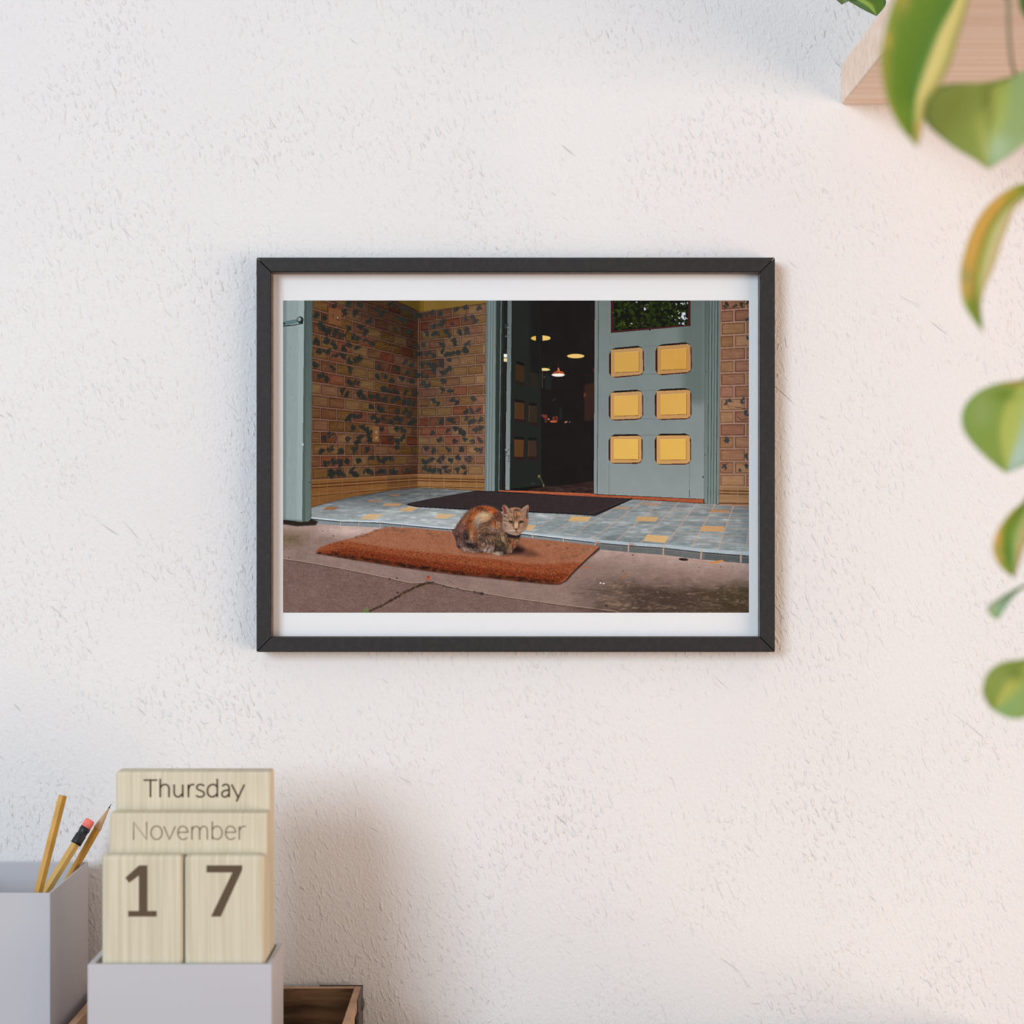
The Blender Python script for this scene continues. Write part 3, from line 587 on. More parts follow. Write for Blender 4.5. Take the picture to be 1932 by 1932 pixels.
    for t, w, c in ((.08, 1.6, (62, 74, 71)), (.22, 1.4, (120, 133, 130)), (.32, 1.6, (66, 78, 75)), (.46, 1.3, (120, 133, 130)), (.54, 1.5, (68, 80, 77)), (.66, 1.2, (122, 136, 132)), (.78, 1.8, (60, 72, 69)), (.93, 2.0, (116, 130, 126))):
        line([(lerp(1336, 1359.5, t), 560), (lerp(1333.5, 1356.5, t), 951)], w, c, .75)
    ell(1326.5, 900, 1.2, 2, 0, (36, 40, 40)); ell(1330.5, 858, 1, 1.2, 0, (60, 66, 64)); ell(1332, 701, .8, 1.2, 0, (40, 46, 46))
    for pts in ([(1149, 874), (1149, 932)], [(1301, 876), (1300.5, 938)], [(1214, 653.5), (1238, 652)], [(1214, 706.5), (1240, 705)], [(1212, 737), (1238, 736.5)], [(1212, 790), (1238, 790.5)], [(1211, 821), (1238, 821)], [(1152, 634), (1152, 650)], [(1303, 617), (1303, 640)]): line(pts, 1, (92, 104, 101), .6)
    line([(1301, 925), (1300.5, 938)], 1.6, (70, 76, 72), .7)
    # window with tree reflection
    P5 = lambda p: Z(p, 1120, 560)
    poly(P5([(210, 0), (1177, 0), (1177, 355), (210, 441)]), (66, 38, 39)); line(P5([(215, 428), (1170, 350)]), 1, (98, 54, 54), .6)
    r = mask(P5([(240, 0), (1148, 0), (1148, 338), (240, 416)])); m, sl = r
    f = np.zeros(m.shape + (3,), np.float32) + np.array([32, 34, 27], np.float32)
    g = np.clip((noise(*m.shape, 9, 11, 3, 31) + .12) * 2.2, 0, 1); f += g[..., None] * np.array([12, 20, 2], np.float32)
    g = np.clip((noise(*m.shape, 6, 7, 2, 32) - .25) * 2.6, 0, 1); f += g[..., None] * np.array([24, 32, 8], np.float32)
    img[sl] = img[sl] * (1 - m[..., None]) + f * m[..., None]
    for x, y, n_, sp, sz in ((620, 150, 5, 10, 11), (515, 70, 3, 8, 7), (1000, 90, 3, 12, 7), (1090, 85, 7, 26, 9), (1075, 240, 12, 34, 15), (1120, 265, 6, 22, 8), (1090, 325, 6, 22, 9), (1040, 320, 4, 16, 6), (950, 235, 2, 6, 6), (990, 280, 2, 8, 6), (1030, 185, 4, 20, 7), (465, 325, 2, 8, 7), (600, 330, 2, 14, 5), (660, 90, 5, 30, 5), (840, 150, 2, 10, 5), (370, 160, 3, 14, 4), (590, 305, 2, 20, 4), (430, 60, 2, 12, 4), (640, 115, 3, 20, 5), (1140, 75, 2, 6, 7)):
        for _ in range(n_):
            qx, qy = P5([(x + rs.normal() * sp * .6, y + rs.normal() * sp * .5)])[0]; ell(qx, qy, sz / 6.44 * rs.uniform(.5, 1.1), sz / 6.44 * rs.uniform(.4, .9), rs.rand() * 3, (206, 214, 226) if sz > 5 else (134, 146, 138), .9, .3)
    for x, y in ((340, 340), (300, 350), (360, 310), (920, 90), (860, 70), (300, 190)):
        for _ in range(6): qx, qy = P5([(x + rs.normal() * 22, y + rs.normal() * 14)])[0]; ell(qx, qy, 1.6, 1, rs.rand() * 3, (84, 106, 42), .5, .4)
    ell(*P5([(683, 400)])[0], 1.8, 1.6, 0, (32, 24, 24))
    # six raised panels
    P6 = lambda p: Z(p, 1120, 800)
    for F, t, i_, ty, tt in ((P5, [(212, 645), (595, 618), (600, 945), (212, 970)], [(255, 682), (548, 662), (548, 905), (255, 917)], (203, 160, 84), (180, 142, 96)),
                         (P5, [(775, 602), (1175, 575), (1180, 915), (775, 938)], [(818, 647), (1130, 624), (1130, 874), (818, 888)], (202, 156, 78), (180, 138, 90)),
                         (P5, [(207, 1168), (585, 1150), (590, 1480), (207, 1490)], [(248, 1205), (543, 1196), (543, 1440), (248, 1447)], (214, 170, 90), (188, 148, 100)),
                         (P5, [(765, 1147), (1172, 1130), (1177, 1475), (768, 1482)], [(812, 1190), (1128, 1174), (1128, 1425), (812, 1434)], (213, 168, 88), (188, 146, 96)),
                         (P6, [(203, 152), (580, 145), (582, 470), (203, 468)], [(245, 184), (540, 182), (540, 430), (245, 428)], (222, 180, 94), (194, 152, 100)),
                         (P6, [(765, 142), (1170, 138), (1172, 480), (768, 482)], [(808, 184), (1122, 180), (1122, 432), (808, 434)], (222, 178, 90), (196, 152, 98))):
        (ax, ay), (b_x, b_y), (cx, cy), (dx_, dy_) = t
        o = [(ax + 5, ay - 3), (ax + 50, ay - 25), (b_x - 60, b_y - 24), (b_x - 8, b_y - 2), (b_x + 16, b_y + 55), (cx + 14, cy - 50), (cx - 12, cy + 0), (cx - 60, cy + 15), (dx_ + 60, dy_ + 15), (dx_ + 4, dy_ + 2), (dx_ - 24, dy_ - 45), (ax - 24, ay + 55)]
        poly(F(o), (84, 38, 38)); poly(F([o[0], o[1], o[2], o[3], (b_x, b_y + 6), (ax, ay + 6)]), (44, 30, 27)); poly(F([(ax - 24, ay + 60), (ax + 5, ay - 3), (ax + 6, ay + 40), (ax + 6, dy_ - 20), (dx_ - 20, dy_ - 50)]), (58, 34, 34))
        poly(F([(ax, ay), (b_x - 30, b_y - 1), (b_x, b_y + 12), (cx, cy - 30), (cx - 35, cy - 2), (dx_ + 30, dy_ + 2), (dx_, dy_)]), tt)
        poly(F([(x + 5, y + 7) for x, y in i_]), (134, 94, 48)); poly(F(i_), ty, nz=wide, amt=3); line(F([i_[0], i_[1]]), .9, (226, 190, 120), .5)

    # ---- bricks right of the door
    poly([(1359, 560), (1413, 560), (1413, 957), (1356.5, 952)], (156, 120, 106))
    for k in range(-1, 15):
        y0 = 585.6 + 23.75 * k; xj = 1384 if k % 2 == 0 else 1407
        xl = 1360.0 - 3 * max(0, k) / 16
        if k > 13: break
        for xa, xb in ((xl, xj), (xj + .6, 1440)):
            sl_ = -.06 + .06 * k / 12
            brick([(xa, y0 + sl_ * (xa - 1360)), (xb, y0 + sl_ * (xb - 1360)), (xb, y0 + 23.75 + sl_ * (xb - 1360)), (xa, y0 + 23.75 + sl_ * (xa - 1360))], np.array([156, 114, 84]) * (.9 + .1 * k / 12), (162, 126, 112))
    poly([(1357, 916), (1413, 916.5), (1413, 957), (1356.5, 952)], (150, 116, 84), nz=streak_h, amt=8)
    for y, w, c in ((918, 2, (168, 134, 112)), (926, 2.2, (82, 56, 38)), (929, 1.6, (160, 122, 84)), (931.5, 2.2, (84, 58, 40)), (944.5, 1.6, (170, 136, 104)), (949.5, 2.6, (98, 66, 48)), (952.5, 1.4, (176, 140, 122))): line([(1356, y), (1413, y + 1)], w, c, .85)
    line([(1392, 918), (1392, 950)], 1, (168, 134, 108), .7)
    for x, y in spots(C1, 1120, 560) + spots(C2, 1120, 800): leafblob(x, y, 5.6, (60, 68, 70) if y > 600 else (44, 48, 46), 2)
    line(P5([(1720, 1340), (1790, 1350), (1850, 1360)]), 1.2, (74, 54, 50)); line(P5([(1740, 1450), (1800, 1500), (1880, 1480)]), 1.4, (80, 66, 60))
    line([(1359.6, 560), (1357, 951)], 1.4, (120, 92, 80), .6)

    # ---- rubber mat
    mat = [(764.5, 950.6), (800, 943), (850, 934), (895, 926), (940, 926.8), (1060, 934), (1191.5, 940.5), (1123, 971.6), (1080, 968.5), (980, 964), (879, 959.8), (790, 955)]
    poly([(x, y + 2.2) for x, y in mat], (36, 33, 34)); poly(mat, (58, 50, 51), nz=fine, amt=5)
    m, sl = mask(mat); g = ((np.sin((gx[sl] + gy[sl] * 2.2) * 2.1) + np.sin(gy[sl] * 4.2)) * 4); img[sl] += (g * m)[..., None]
    line([(1193, 940.5), (1125, 971)], 3.0, (38, 37, 37)); line([(1187, 941.5), (1110, 969)], .9, (84, 76, 76), .5); line([(895, 926.8), (940, 928), (1060, 935)], 1.6, (44, 38, 40), .7)
    for x in range(790, 1120, 9): line([(x, np.interp(x, [764, 879, 980, 1123], [952, 960.5, 965, 972.5])), (x + 1, np.interp(x, [764, 879, 980, 1123], [952, 960.5, 965, 972.5]) + 2.2)], .9, (110, 108, 110), .5)

    # ---- coir mat
    top = [(595, 1041.5), (603, 1034), (617, 1028), (640, 1021), (663.5, 1015), (690, 1007), (708.6, 1000), (730, 994), (780, 996), (829.7, 1001), (900, 1007), (982, 1013.5), (1080, 1024), (1127, 1029.5), (1131, 1034), (1108, 1053), (1082, 1078), (1067, 1095), (1054, 1100.5), (1038.6, 1100.5), (984, 1095), (922, 1088), (860, 1082), (810.7, 1075.7), (740.8, 1065.6), (663, 1053)]
    poly([(x + 1, y + 3) for x, y in top], (52, 38, 34), .8, soft=2)
    poly(top, (158, 104, 78), nz=mid, amt=9)
    band = [(595, 1041.5), (603, 1034), (630, 1024), (652, 1020), (690, 1027), (733, 1034), (790, 1041), (840, 1045), (880, 1050), (930, 1055), (985, 1062), (1030, 1065), (1060, 1063), (1088, 1062), (1098, 1062), (1082, 1078), (1067, 1095), (1054, 1100.5), (1038.6, 1100.5), (984, 1095), (922, 1088), (860, 1082), (810.7, 1075.7), (740.8, 1065.6), (663, 1053)]
    poly(band, (146, 78, 50), .9, soft=4)
    poly([(600, 1042), (660, 1034), (760, 1050), (860, 1064), (960, 1076), (1040, 1084), (1075, 1080), (1054, 1100), (984, 1095), (860, 1082), (740, 1065.6), (663, 1053)], (112, 50, 32), .85, soft=4)
    poly([(600, 1043), (663, 1047), (740, 1059), (860, 1076), (984, 1089), (1050, 1095), (1054, 1100), (984, 1095), (860, 1082), (740, 1065.6), (663, 1053)], (70, 40, 30), .6, soft=2)
    m, sl = mask(top); mb = mask(band); bm = np.zeros((H, W), np.float32); bm[mb[1]] = mb[0]; bm = blur(bm, 6)
    ys_, xs_ = np.nonzero(m); n_ = 11000; pick = rs.randint(0, len(ys_), n_)
    cx_ = xs_[pick] + sl[1].start; cy_ = ys_[pick] + sl[0].start
    for x, y in zip(cx_, cy_):                       # coir fibres
        b = bm[y, x]; L = rs.uniform(2, 6) * (1 + .5 * b); a = rs.uniform(0, 6.3); r_ = rs.rand()
        if b > .5: c = (48, 34, 30) if r_ < .34 else (178, 92, 54) if r_ < .60 else (108, 46, 30) if r_ < .86 else (172, 128, 98)
        else: c = (108, 74, 60) if r_ < .32 else (190, 138, 108) if r_ < .70 else (146, 86, 60) if r_ < .90 else (82, 68, 60)
        k = int(L); t = np.arange(k); xx = np.clip((x + t * math.cos(a)).astype(int), 0, W - 1); yy = np.clip((y + t * math.sin(a) * .7).astype(int), 0, H - 1)
        al = .66 if b > .5 else .5
        img[yy, xx] = img[yy, xx] * (1 - al) + np.array(c, np.float32) * al
    for _ in range(90):
        t = rs.rand(); x = lerp(600, 1060, t); y = np.interp(x, [595, 663, 740, 860, 984, 1040], [1042, 1053, 1065, 1082, 1095, 1100]) + rs.uniform(-5, 1); ell(x, y, rs.uniform(2, 6), rs.uniform(1, 2.4), .15, (48, 34, 30), .55, .6)
    for x, y in ((712, 1002), (735, 997), (752, 999), (760, 1003), (690, 1009), (676, 1014), (810, 1008), (820, 1012), (1040, 1030), (1070, 1035), (1100, 1037), (1066, 1052), (1085, 1048)): 
        for _ in range(5): ell(x + rs.normal() * 5, y + rs.normal() * 2, 3, 1.1, .1, (96, 78, 66), .4, .6)
    line([(1131, 1033), (1108, 1054), (1082, 1079), (1068, 1095)], 2.4, (58, 40, 36), .8)

    # ---- cat
    K = lambda p: Z(p, 830, 930, 9.66)
    poly(K([(1180, 960), (1420, 920), (1560, 1000), (1860, 1130), (1700, 1170), (1400, 1140), (1150, 1140)]), (70, 44, 40), .55, soft=6)
    poly(K([(1250, 980), (1400, 960), (1560, 1040), (1500, 1090), (1250, 1110)]), (36, 28, 30), .8, soft=5)
    poly(K([(300, 1020), (500, 1080), (900, 1100), (1000, 1135), (1250, 1120), (1250, 1150), (900, 1125), (450, 1095)]), (84, 50, 40), .6, soft=3)
    body = [(225, 690), (262, 655), (300, 615), (340, 540), (400, 440), (450, 385), (500, 330), (570, 290), (640, 258), (720, 236), (800, 226), (880, 234), (960, 255), (1030, 290), (1090, 335), (1130, 380), (1200, 420), (1470, 740), (1465, 800), (1450, 870), (1400, 960), (1340, 1030), (1310, 1090), (1240, 1105), (1180, 1120), (1120, 1142), (1040, 1145), (985, 1118), (900, 1100), (830, 1092), (700, 1095), (620, 1092), (520, 1085), (430, 1062), (400, 1030), (330, 1005), (300, 960), (290, 880), (262, 800), (236, 745)]
    bmk, bsl = mask(K(body), 6)
    poly(K(body), (112, 84, 70), soft=1)
    keep = img.copy()
    def E(x, y, rx, ry, a, c, al=.8, soft=.5): ell(830 + x / 9.66, 930 + y / 9.66, rx / 9.66, ry / 9.66, a, c, al, soft)
    for x, y, rx, ry, a, c, al in ((330, 700, 110, 230, .35, (92, 70, 66), .8), (300, 870, 60, 130, -.1, (84, 66, 64), .8), (460, 530, 110, 60, -1.0, (146, 94, 66), .8), (420, 640, 80, 90, 0, (124, 86, 76), .7),
                                   (560, 520, 60, 150, .35, (158, 82, 42), .85), (640, 370, 120, 60, -.8, (172, 92, 50), .85), (800, 275, 190, 50, .0, (132, 70, 46), .9), (700, 300, 70, 36, -.5, (88, 50, 42), .6), (960, 340, 130, 60, .5, (176, 86, 48), .9), (1060, 420, 60, 90, -.2, (108, 62, 50), .8),
                                   (830, 330, 60, 30, .3, (78, 48, 42), .6), (1010, 420, 70, 40, .6, (84, 54, 48), .6), (920, 330, 60, 22, .5, (196, 100, 56), .7), (1090, 380, 36, 50, 0, (70, 56, 56), .7),
                                   (790, 430, 130, 75, -.25, (208, 176, 136), .95), (690, 510, 70, 100, .5, (176, 150, 124), .9), (840, 480, 80, 50, -.6, (196, 150, 108), .8), (650, 590, 40, 90, .1, (136, 120, 108), .8),
                                   (900, 560, 150, 40, -.5, (98, 70, 56), .8), (820, 640, 130, 70, -.2, (124, 94, 70), .8), (980, 590, 50, 110, .1, (160, 96, 62), .8), (1040, 590, 60, 60, 0, (186, 128, 88), .7), (960, 660, 90, 40, .2, (128, 112, 104), .7),
                                   (520, 640, 50, 160, .1, (110, 62, 46), .8), (600, 700, 50, 130, -.2, (160, 104, 66), .8), (660, 790, 60, 130, -.1, (122, 78, 58), .8), (560, 800, 40, 100, .1, (170, 124, 90), .7),
                                   (470, 800, 60, 110, 0, (48, 42, 44), .85), (560, 960, 130, 70, .3, (42, 38, 40), .9), (370, 800, 50, 120, .1, (98, 66, 60), .7), (380, 960, 60, 60, .4, (116, 92, 82), .8), (350, 990, 80, 30, .4, (60, 50, 48), .8),
                                   (520, 890, 90, 24, .1, (136, 112, 100), .7), (480, 1040, 90, 36, .2, (156, 130, 116), .85), (640, 1050, 90, 36, .0, (126, 108, 98), .7), (720, 1060, 70, 28, .0, (72, 62, 58), .7),
                                   (860, 1040, 100, 45, .1, (150, 130, 122), .9), (880, 960, 110, 50, .2, (132, 104, 92), .8), (800, 860, 120, 60, .5, (84, 72, 66), .8), (960, 820, 140, 60, -.1, (112, 86, 66), .8), (960, 800, 60, 22, .2, (172, 128, 96), .7),
                                   (900, 760, 160, 40, .1, (66, 54, 50), .6), (1080, 900, 90, 150, .0, (80, 66, 54), .85), (1160, 760, 80, 70, 0, (134, 104, 78), .7), (1060, 1030, 110, 60, .0, (56, 48, 44), .85), (1180, 1000, 50, 110, .2, (62, 54, 46), .8),
                                   (1260, 900, 70, 130, .1, (106, 84, 62), .85), (1340, 900, 90, 110, .2, (132, 84, 62), .85), (1400, 830, 50, 70, 0, (124, 92, 70), .8), (1330, 780, 130, 45, .1, (46, 40, 42), .9), (1160, 840, 30, 110, -.4, (150, 128, 100), .6), (1270, 1030, 40, 60, 0, (128, 104, 84), .8),
                                   (1045, 1105, 60, 32, .1, (204, 176, 156), .95), (1120, 1100, 40, 28, 0, (140, 126, 118), .8), (1180, 1090, 30, 40, 0, (40, 36, 36), .8), (960, 1010, 40, 30, 0, (170, 150, 142), .6)):
        E(x, y, rx, ry, a, c, al)
    for x0, y0, x1, y1 in ((700, 600, 900, 520), (720, 640, 900, 590), (740, 690, 880, 650), (780, 720, 930, 690), (820, 760, 1000, 760), (1000, 500, 1010, 640), (720, 720, 800, 860), (860, 880, 960, 960), (1100, 800, 1150, 980), (1200, 820, 1240, 960)):
        line(K([(x0, y0), ((x0 + x1) / 2, (y0 + y1) / 2 - 12), (x1, y1)]), 1.5, (58, 46, 42), .55)
    ys_, xs_ = np.nonzero(bmk > .5); pick = rs.randint(0, len(ys_), 2300)                     # hair
    for x, y in zip(xs_[pick] + bsl[1].start, ys_[pick] + bsl[0].start):
        a = math.atan2(y - (1015 - 567) * 2, x - (905 - 534) * 2) + 1.2 + rs.normal() * .5; L = rs.randint(3, 9)
        t = np.arange(L); xx = np.clip((x + t * math.cos(a)).astype(int), 0, W - 1); yy = np.clip((y + t * math.sin(a)).astype(int), 0, H - 1)
        c = img[y, x] * (rs.choice([.55, .75, 1.2, 1.35])); img[yy, xx] = img[yy, xx] * .5 + np.minimum(c, 215) * .5
    pick = rs.randint(0, len(ys_), 620)
    for x, y in zip(xs_[pick] + bsl[1].start, ys_[pick] + bsl[0].start):                     # tufts
        fx_, fy_ = x / 2 + X0, y / 2 + Y0
        a = math.atan2(fy_ - 1015, fx_ - 905) + 1.2 + rs.normal() * .55; L = rs.uniform(3, 7.5); low_ = np.clip((fy_ - 990) / 30, 0, 1)
        c = img[y, x]; lum = c.mean()
        f = (rs.choice([.42, .6, 1.45, 1.75]) if lum < 130 else rs.choice([.72, .86, 1.1])); c2 = np.minimum(c * f, 205) * .8 + np.array([1, .9, .8]) * min(lum * f, 205) * .2
        mx_, my_ = fx_ + math.cos(a) * L / 2 + rs.normal() * .7, fy_ + math.sin(a) * L / 2 + rs.normal() * .7
        line([(fx_, fy_), (mx_, my_), (fx_ + math.cos(a) * L, fy_ + math.sin(a) * L)], 1.7, c2, .34 + .2 * low_, .5)
    msk = blur(bmk, 1)[..., None]; img[bsl] = img[bsl] * msk + keep[bsl] * (1 - msk)
    for _ in range(120):                                                                     # fluff along the back
        t = rs.rand() * 15; i = int(t); (ax, ay), (b_x, b_y) = body[i], body[i + 1]; x, y = lerp(ax, b_x, t - i), lerp(ay, b_y, t - i)
        nx, ny = (x - 850) / 600, (y - 750) / 500; line(K([(x, y), (x + nx * 22, y + ny * 22)]), .7, (86, 66, 60), .5)
    # head
    ear = lambda p, c, al=1.0: poly(K(p), c, al)
    head = [(1150, 430), (1142, 330), (1132, 262), (1150, 222), (1178, 214), (1215, 236), (1262, 292), (1310, 276), (1370, 264), (1430, 272), (1478, 296), (1540, 248), (1598, 216), (1622, 230), (1625, 270), (1606, 345), (1590, 420), (1612, 470), (1610, 530), (1590, 600), (1545, 685), (1480, 735), (1440, 765), (1390, 778), (1320, 762), (1240, 735), (1178, 690), (1150, 620), (1142, 520)]
    poly(K([(1170, 690), (1480, 740), (1470, 790), (1400, 830), (1250, 800)]), (44, 38, 40), .85, soft=3)
    poly(K(head), (150, 116, 92), soft=1)
    ear([(1148, 240), (1176, 226), (1215, 300), (1222, 370), (1180, 390), (1160, 320)], (126, 70, 66)); ear([(1176, 232), (1215, 250), (1262, 310), (1275, 365), (1225, 372), (1205, 290)], (150, 124, 110)); ear([(1150, 250), (1172, 250), (1188, 330), (1182, 400), (1162, 400)], (136, 70, 64), .6)
    ear([(1610, 240), (1596, 228), (1530, 270), (1480, 330), (1500, 350), (1560, 360), (1590, 390), (1606, 300)], (148, 118, 102)); ear([(1612, 250), (1585, 300), (1570, 350), (1592, 420), (1606, 330)], (126, 66, 62)); line(K([(1480, 330), (1540, 270), (1600, 226)]), 1.2, (206, 170, 140), .8)
    for x, y, rx, ry, a, c, al in ((1200, 470, 50, 60, 0, (150, 128, 110), .8), (1190, 410, 30, 16, 0, (196, 172, 150), .8), (1180, 425, 20, 16, 0, (48, 42, 42), .8), (1370, 290, 80, 24, 0, (198, 140, 106), .7), (1410, 320, 60, 30, .3, (66, 58, 58), .8), (1330, 380, 46, 50, 0, (170, 134, 108), .7),
                                   (1430, 380, 50, 50, .3, (190, 128, 90), .8), (1540, 390, 50, 24, .2, (160, 132, 112), .8), (1585, 430, 24, 50, 0, (64, 50, 48), .8), (1560, 490, 50, 16, .1, (186, 110, 78), .85), (1540, 440, 50, 30, 0, (150, 116, 96), .7), (1560, 580, 36, 80, .2, (152, 110, 84), .8),
                                   (1210, 560, 60, 60, 0, (168, 142, 124), .8), (1250, 640, 90, 50, .2, (176, 150, 132), .85), (1500, 640, 60, 60, -.3, (160, 126, 102), .8), (1340, 740, 90, 24, .1, (164, 140, 126), .8), (1180, 640, 30, 60, 0, (140, 112, 100), .7), (1390, 590, 36, 66, 0, (216, 172, 142), .95), (1380, 480, 26, 40, 0, (120, 92, 70), .8)):
        E(x, y, rx, ry, a, c, al)
    for x0, y0, x1, y1, w in ((1310, 440, 1330, 510, 1.3), (1345, 380, 1360, 490, 1.3), (1385, 350, 1390, 470, 1.2), (1425, 400, 1420, 480, 1.2), (1320, 370, 1270, 320, 1.4), (1460, 420, 1450, 490, 1.1), (1360, 320, 1350, 380, 1.6), (1160, 500, 1220, 520, .9), (1330, 560, 1350, 630, 1.6), (1445, 550, 1430, 630, 1.6), (1170, 560, 1200, 600, .8), (1210, 600, 1250, 590, .9), (1500, 580, 1560, 600, .8)):
        line(K([(x0, y0), (x1, y1)]), w, (62, 46, 40), .75)
    for s_, cx in ((1, 1300), (-1, 1480)):
        E(cx, 532, 44, 20, .12 * s_, (52, 46, 38), .95, .25); E(cx + 4 * s_, 538, 26, 10, .1 * s_, (98, 102, 62), .95, .25); E(cx + 8 * s_, 538, 9, 12, 0, (30, 30, 24), .95, .3)
    line(K([(1252, 512), (1300, 514), (1345, 545)]), 1.3, (36, 30, 28)); line(K([(1525, 512), (1480, 512), (1440, 545)]), 1.3, (36, 30, 28))
    poly(K([(1350, 650), (1430, 650), (1392, 690)]), (72, 50, 48)); E(1390, 648, 34, 10, 0, (150, 98, 84), .8); line(K([(1388, 680), (1386, 705)]), 1.0, (50, 36, 34)); line(K([(1345, 705), (1386, 715), (1430, 702)]), 1.2, (58, 44, 42), .9)
    E(1340, 688, 40, 22, .2, (206, 178, 160), .7); E(1440, 690, 34, 20, -.3, (190, 158, 138), .7)
    for dx_, dy_ in ((-130, -10), (-140, 12), (-120, 30)): line(K([(1320, 690), (1320 + dx_, 690 + dy_)]), .6, (220, 206, 196), .5)
    for x, y, rx, ry, a, c, al in ((1300, 470, 30, 14, .2, (196, 160, 132), .5), (1470, 470, 34, 14, -.2, (200, 150, 116), .5), (1235, 520, 26, 12, 0, (110, 88, 74), .5), (1200, 600, 40, 8, .15, (108, 86, 74), .55), (1220, 640, 44, 8, .25, (112, 92, 80), .5), (1540, 540, 34, 8, -.2, (100, 72, 58), .5), (1530, 620, 30, 10, -.4, (104, 78, 62), .5),
                                   (1260, 590, 30, 16, 0, (196, 172, 152), .5), (1300, 625, 30, 20, 0, (190, 160, 138), .5), (1480, 600, 26, 24, 0, (184, 142, 112), .5), (1350, 545, 12, 40, .2, (92, 62, 48), .5), (1438, 545, 12, 40, -.2, (92, 62, 48), .5), (1240, 440, 40, 12, .3, (118, 92, 78), .5), (1400, 420, 14, 50, 0, (84, 62, 52), .4)):
        E(x, y, rx, ry, a, c, al)
    hm, hsl = mask(K(head)); ys_, xs_ = np.nonzero(hm); pick = rs.randint(0, len(ys_), 700)
    for x, y in zip(xs_[pick] + hsl[1].start, ys_[pick] + hsl[0].start):
        a = math.atan2(y - (997 - 567) * 2, x - (973.5 - 534) * 2) + rs.normal() * .3; t = np.arange(4)
        xx = np.clip((x + t * math.cos(a)).astype(int), 0, W - 1); yy = np.clip((y + t * math.sin(a)).astype(int), 0, H - 1)
        img[yy, xx] = img[yy, xx] * .5 + np.minimum(img[y, x] * rs.choice([.6, .8, 1.2, 1.3]), 225) * .5

    img[:] = np.clip(img + (img - blur(img, 3)) * .30, 30, 250)
    out = img.reshape(PH, S, PW, S, 3).mean((1, 3))
    return np.clip(out, 0, 255) / 255.0

img = paint_print()
def sheet():
    h, w = img.shape[:2]; d = D - .0080
    lin = np.where(img <= .04045, img / 12.92, ((img + .055) / 1.055) ** 2.4)
    lin = np.clip(lin * PRINT_GAIN - PRINT_HAZE, .001, .95)
    xs = np.concatenate([[534], 534 + np.arange(1, w - 1) + .5, [534 + w]]); ys = np.concatenate([[567], 567 + np.arange(1, h - 1) + .5, [567 + h]])
    X = (xs - 966) * MPP * d / D; Zz = CZ - (ys - 966) * MPP * d / D
    co = np.zeros((h, w, 3), np.float32); co[..., 0] = X[None]; co[..., 1] = -.0080; co[..., 2] = Zz[:, None]
    co -= np.array(frame.location, np.float32)
    i = (np.arange(h - 1)[:, None] * w + np.arange(w - 1)[None]).ravel(); q = np.stack([i, i + w, i + w + 1, i + 1], 1).ravel().astype(np.int32)
    me = bpy.data.meshes.new('printed_picture'); nf = len(i)
    me.vertices.add(h * w); me.vertices.foreach_set('co', co.ravel()); me.loops.add(nf * 4); me.loops.foreach_set('vertex_index', q)
    me.polygons.add(nf); me.polygons.foreach_set('loop_start', np.arange(nf, dtype=np.int32) * 4)
    try: me.polygons.foreach_set('loop_total', np.full(nf, 4, np.int32))
    except Exception: pass
    me.update(calc_edges=True); me.validate()
    ca = me.color_attributes.new('pigment', 'FLOAT_COLOR', 'POINT'); rgba = np.ones((h * w, 4), np.float32); rgba[:, :3] = lin.reshape(-1, 3); ca.data.foreach_set('color', rgba.ravel())
    me.materials.append(M['print']); o = bpy.data.objects.new('printed_picture', me); C.objects.link(o); o.parent = frame
    o['label'] = 'printed photograph of a tortoiseshell cat crouching on a coir mat before a blue door'
PRINT_GAIN, PRINT_HAZE = 1.0, .006
sheet()

# ------------------------------------------------------------------ pen holder and pencils
T = .0022; hx1 = -.3947; hx0 = -.53; hy0 = -D + 1.45; hy1 = -D + 1.58; hz = CZ - .3258
ph = thing('pencil_holder', 'tall white square holder with three pencils in it', 'pencil holder', ((hx0 + hx1) / 2, (hy0 + hy1) / 2, DT))
link('body', B((hx0, hx1, hy0, hy0 + T, DT, hz), (hx0, hx1, hy1 - T, hy1, DT, hz), (hx0, hx0 + T, hy0 + T, hy1 - T, DT, hz), (hx1 - T, hx1, hy0 + T, hy1 - T, DT, hz), (hx0 + T, hx1 - T, hy0 + T, hy1 - T, DT, DT + .045)), M['white'], ph, bevel=.0006)

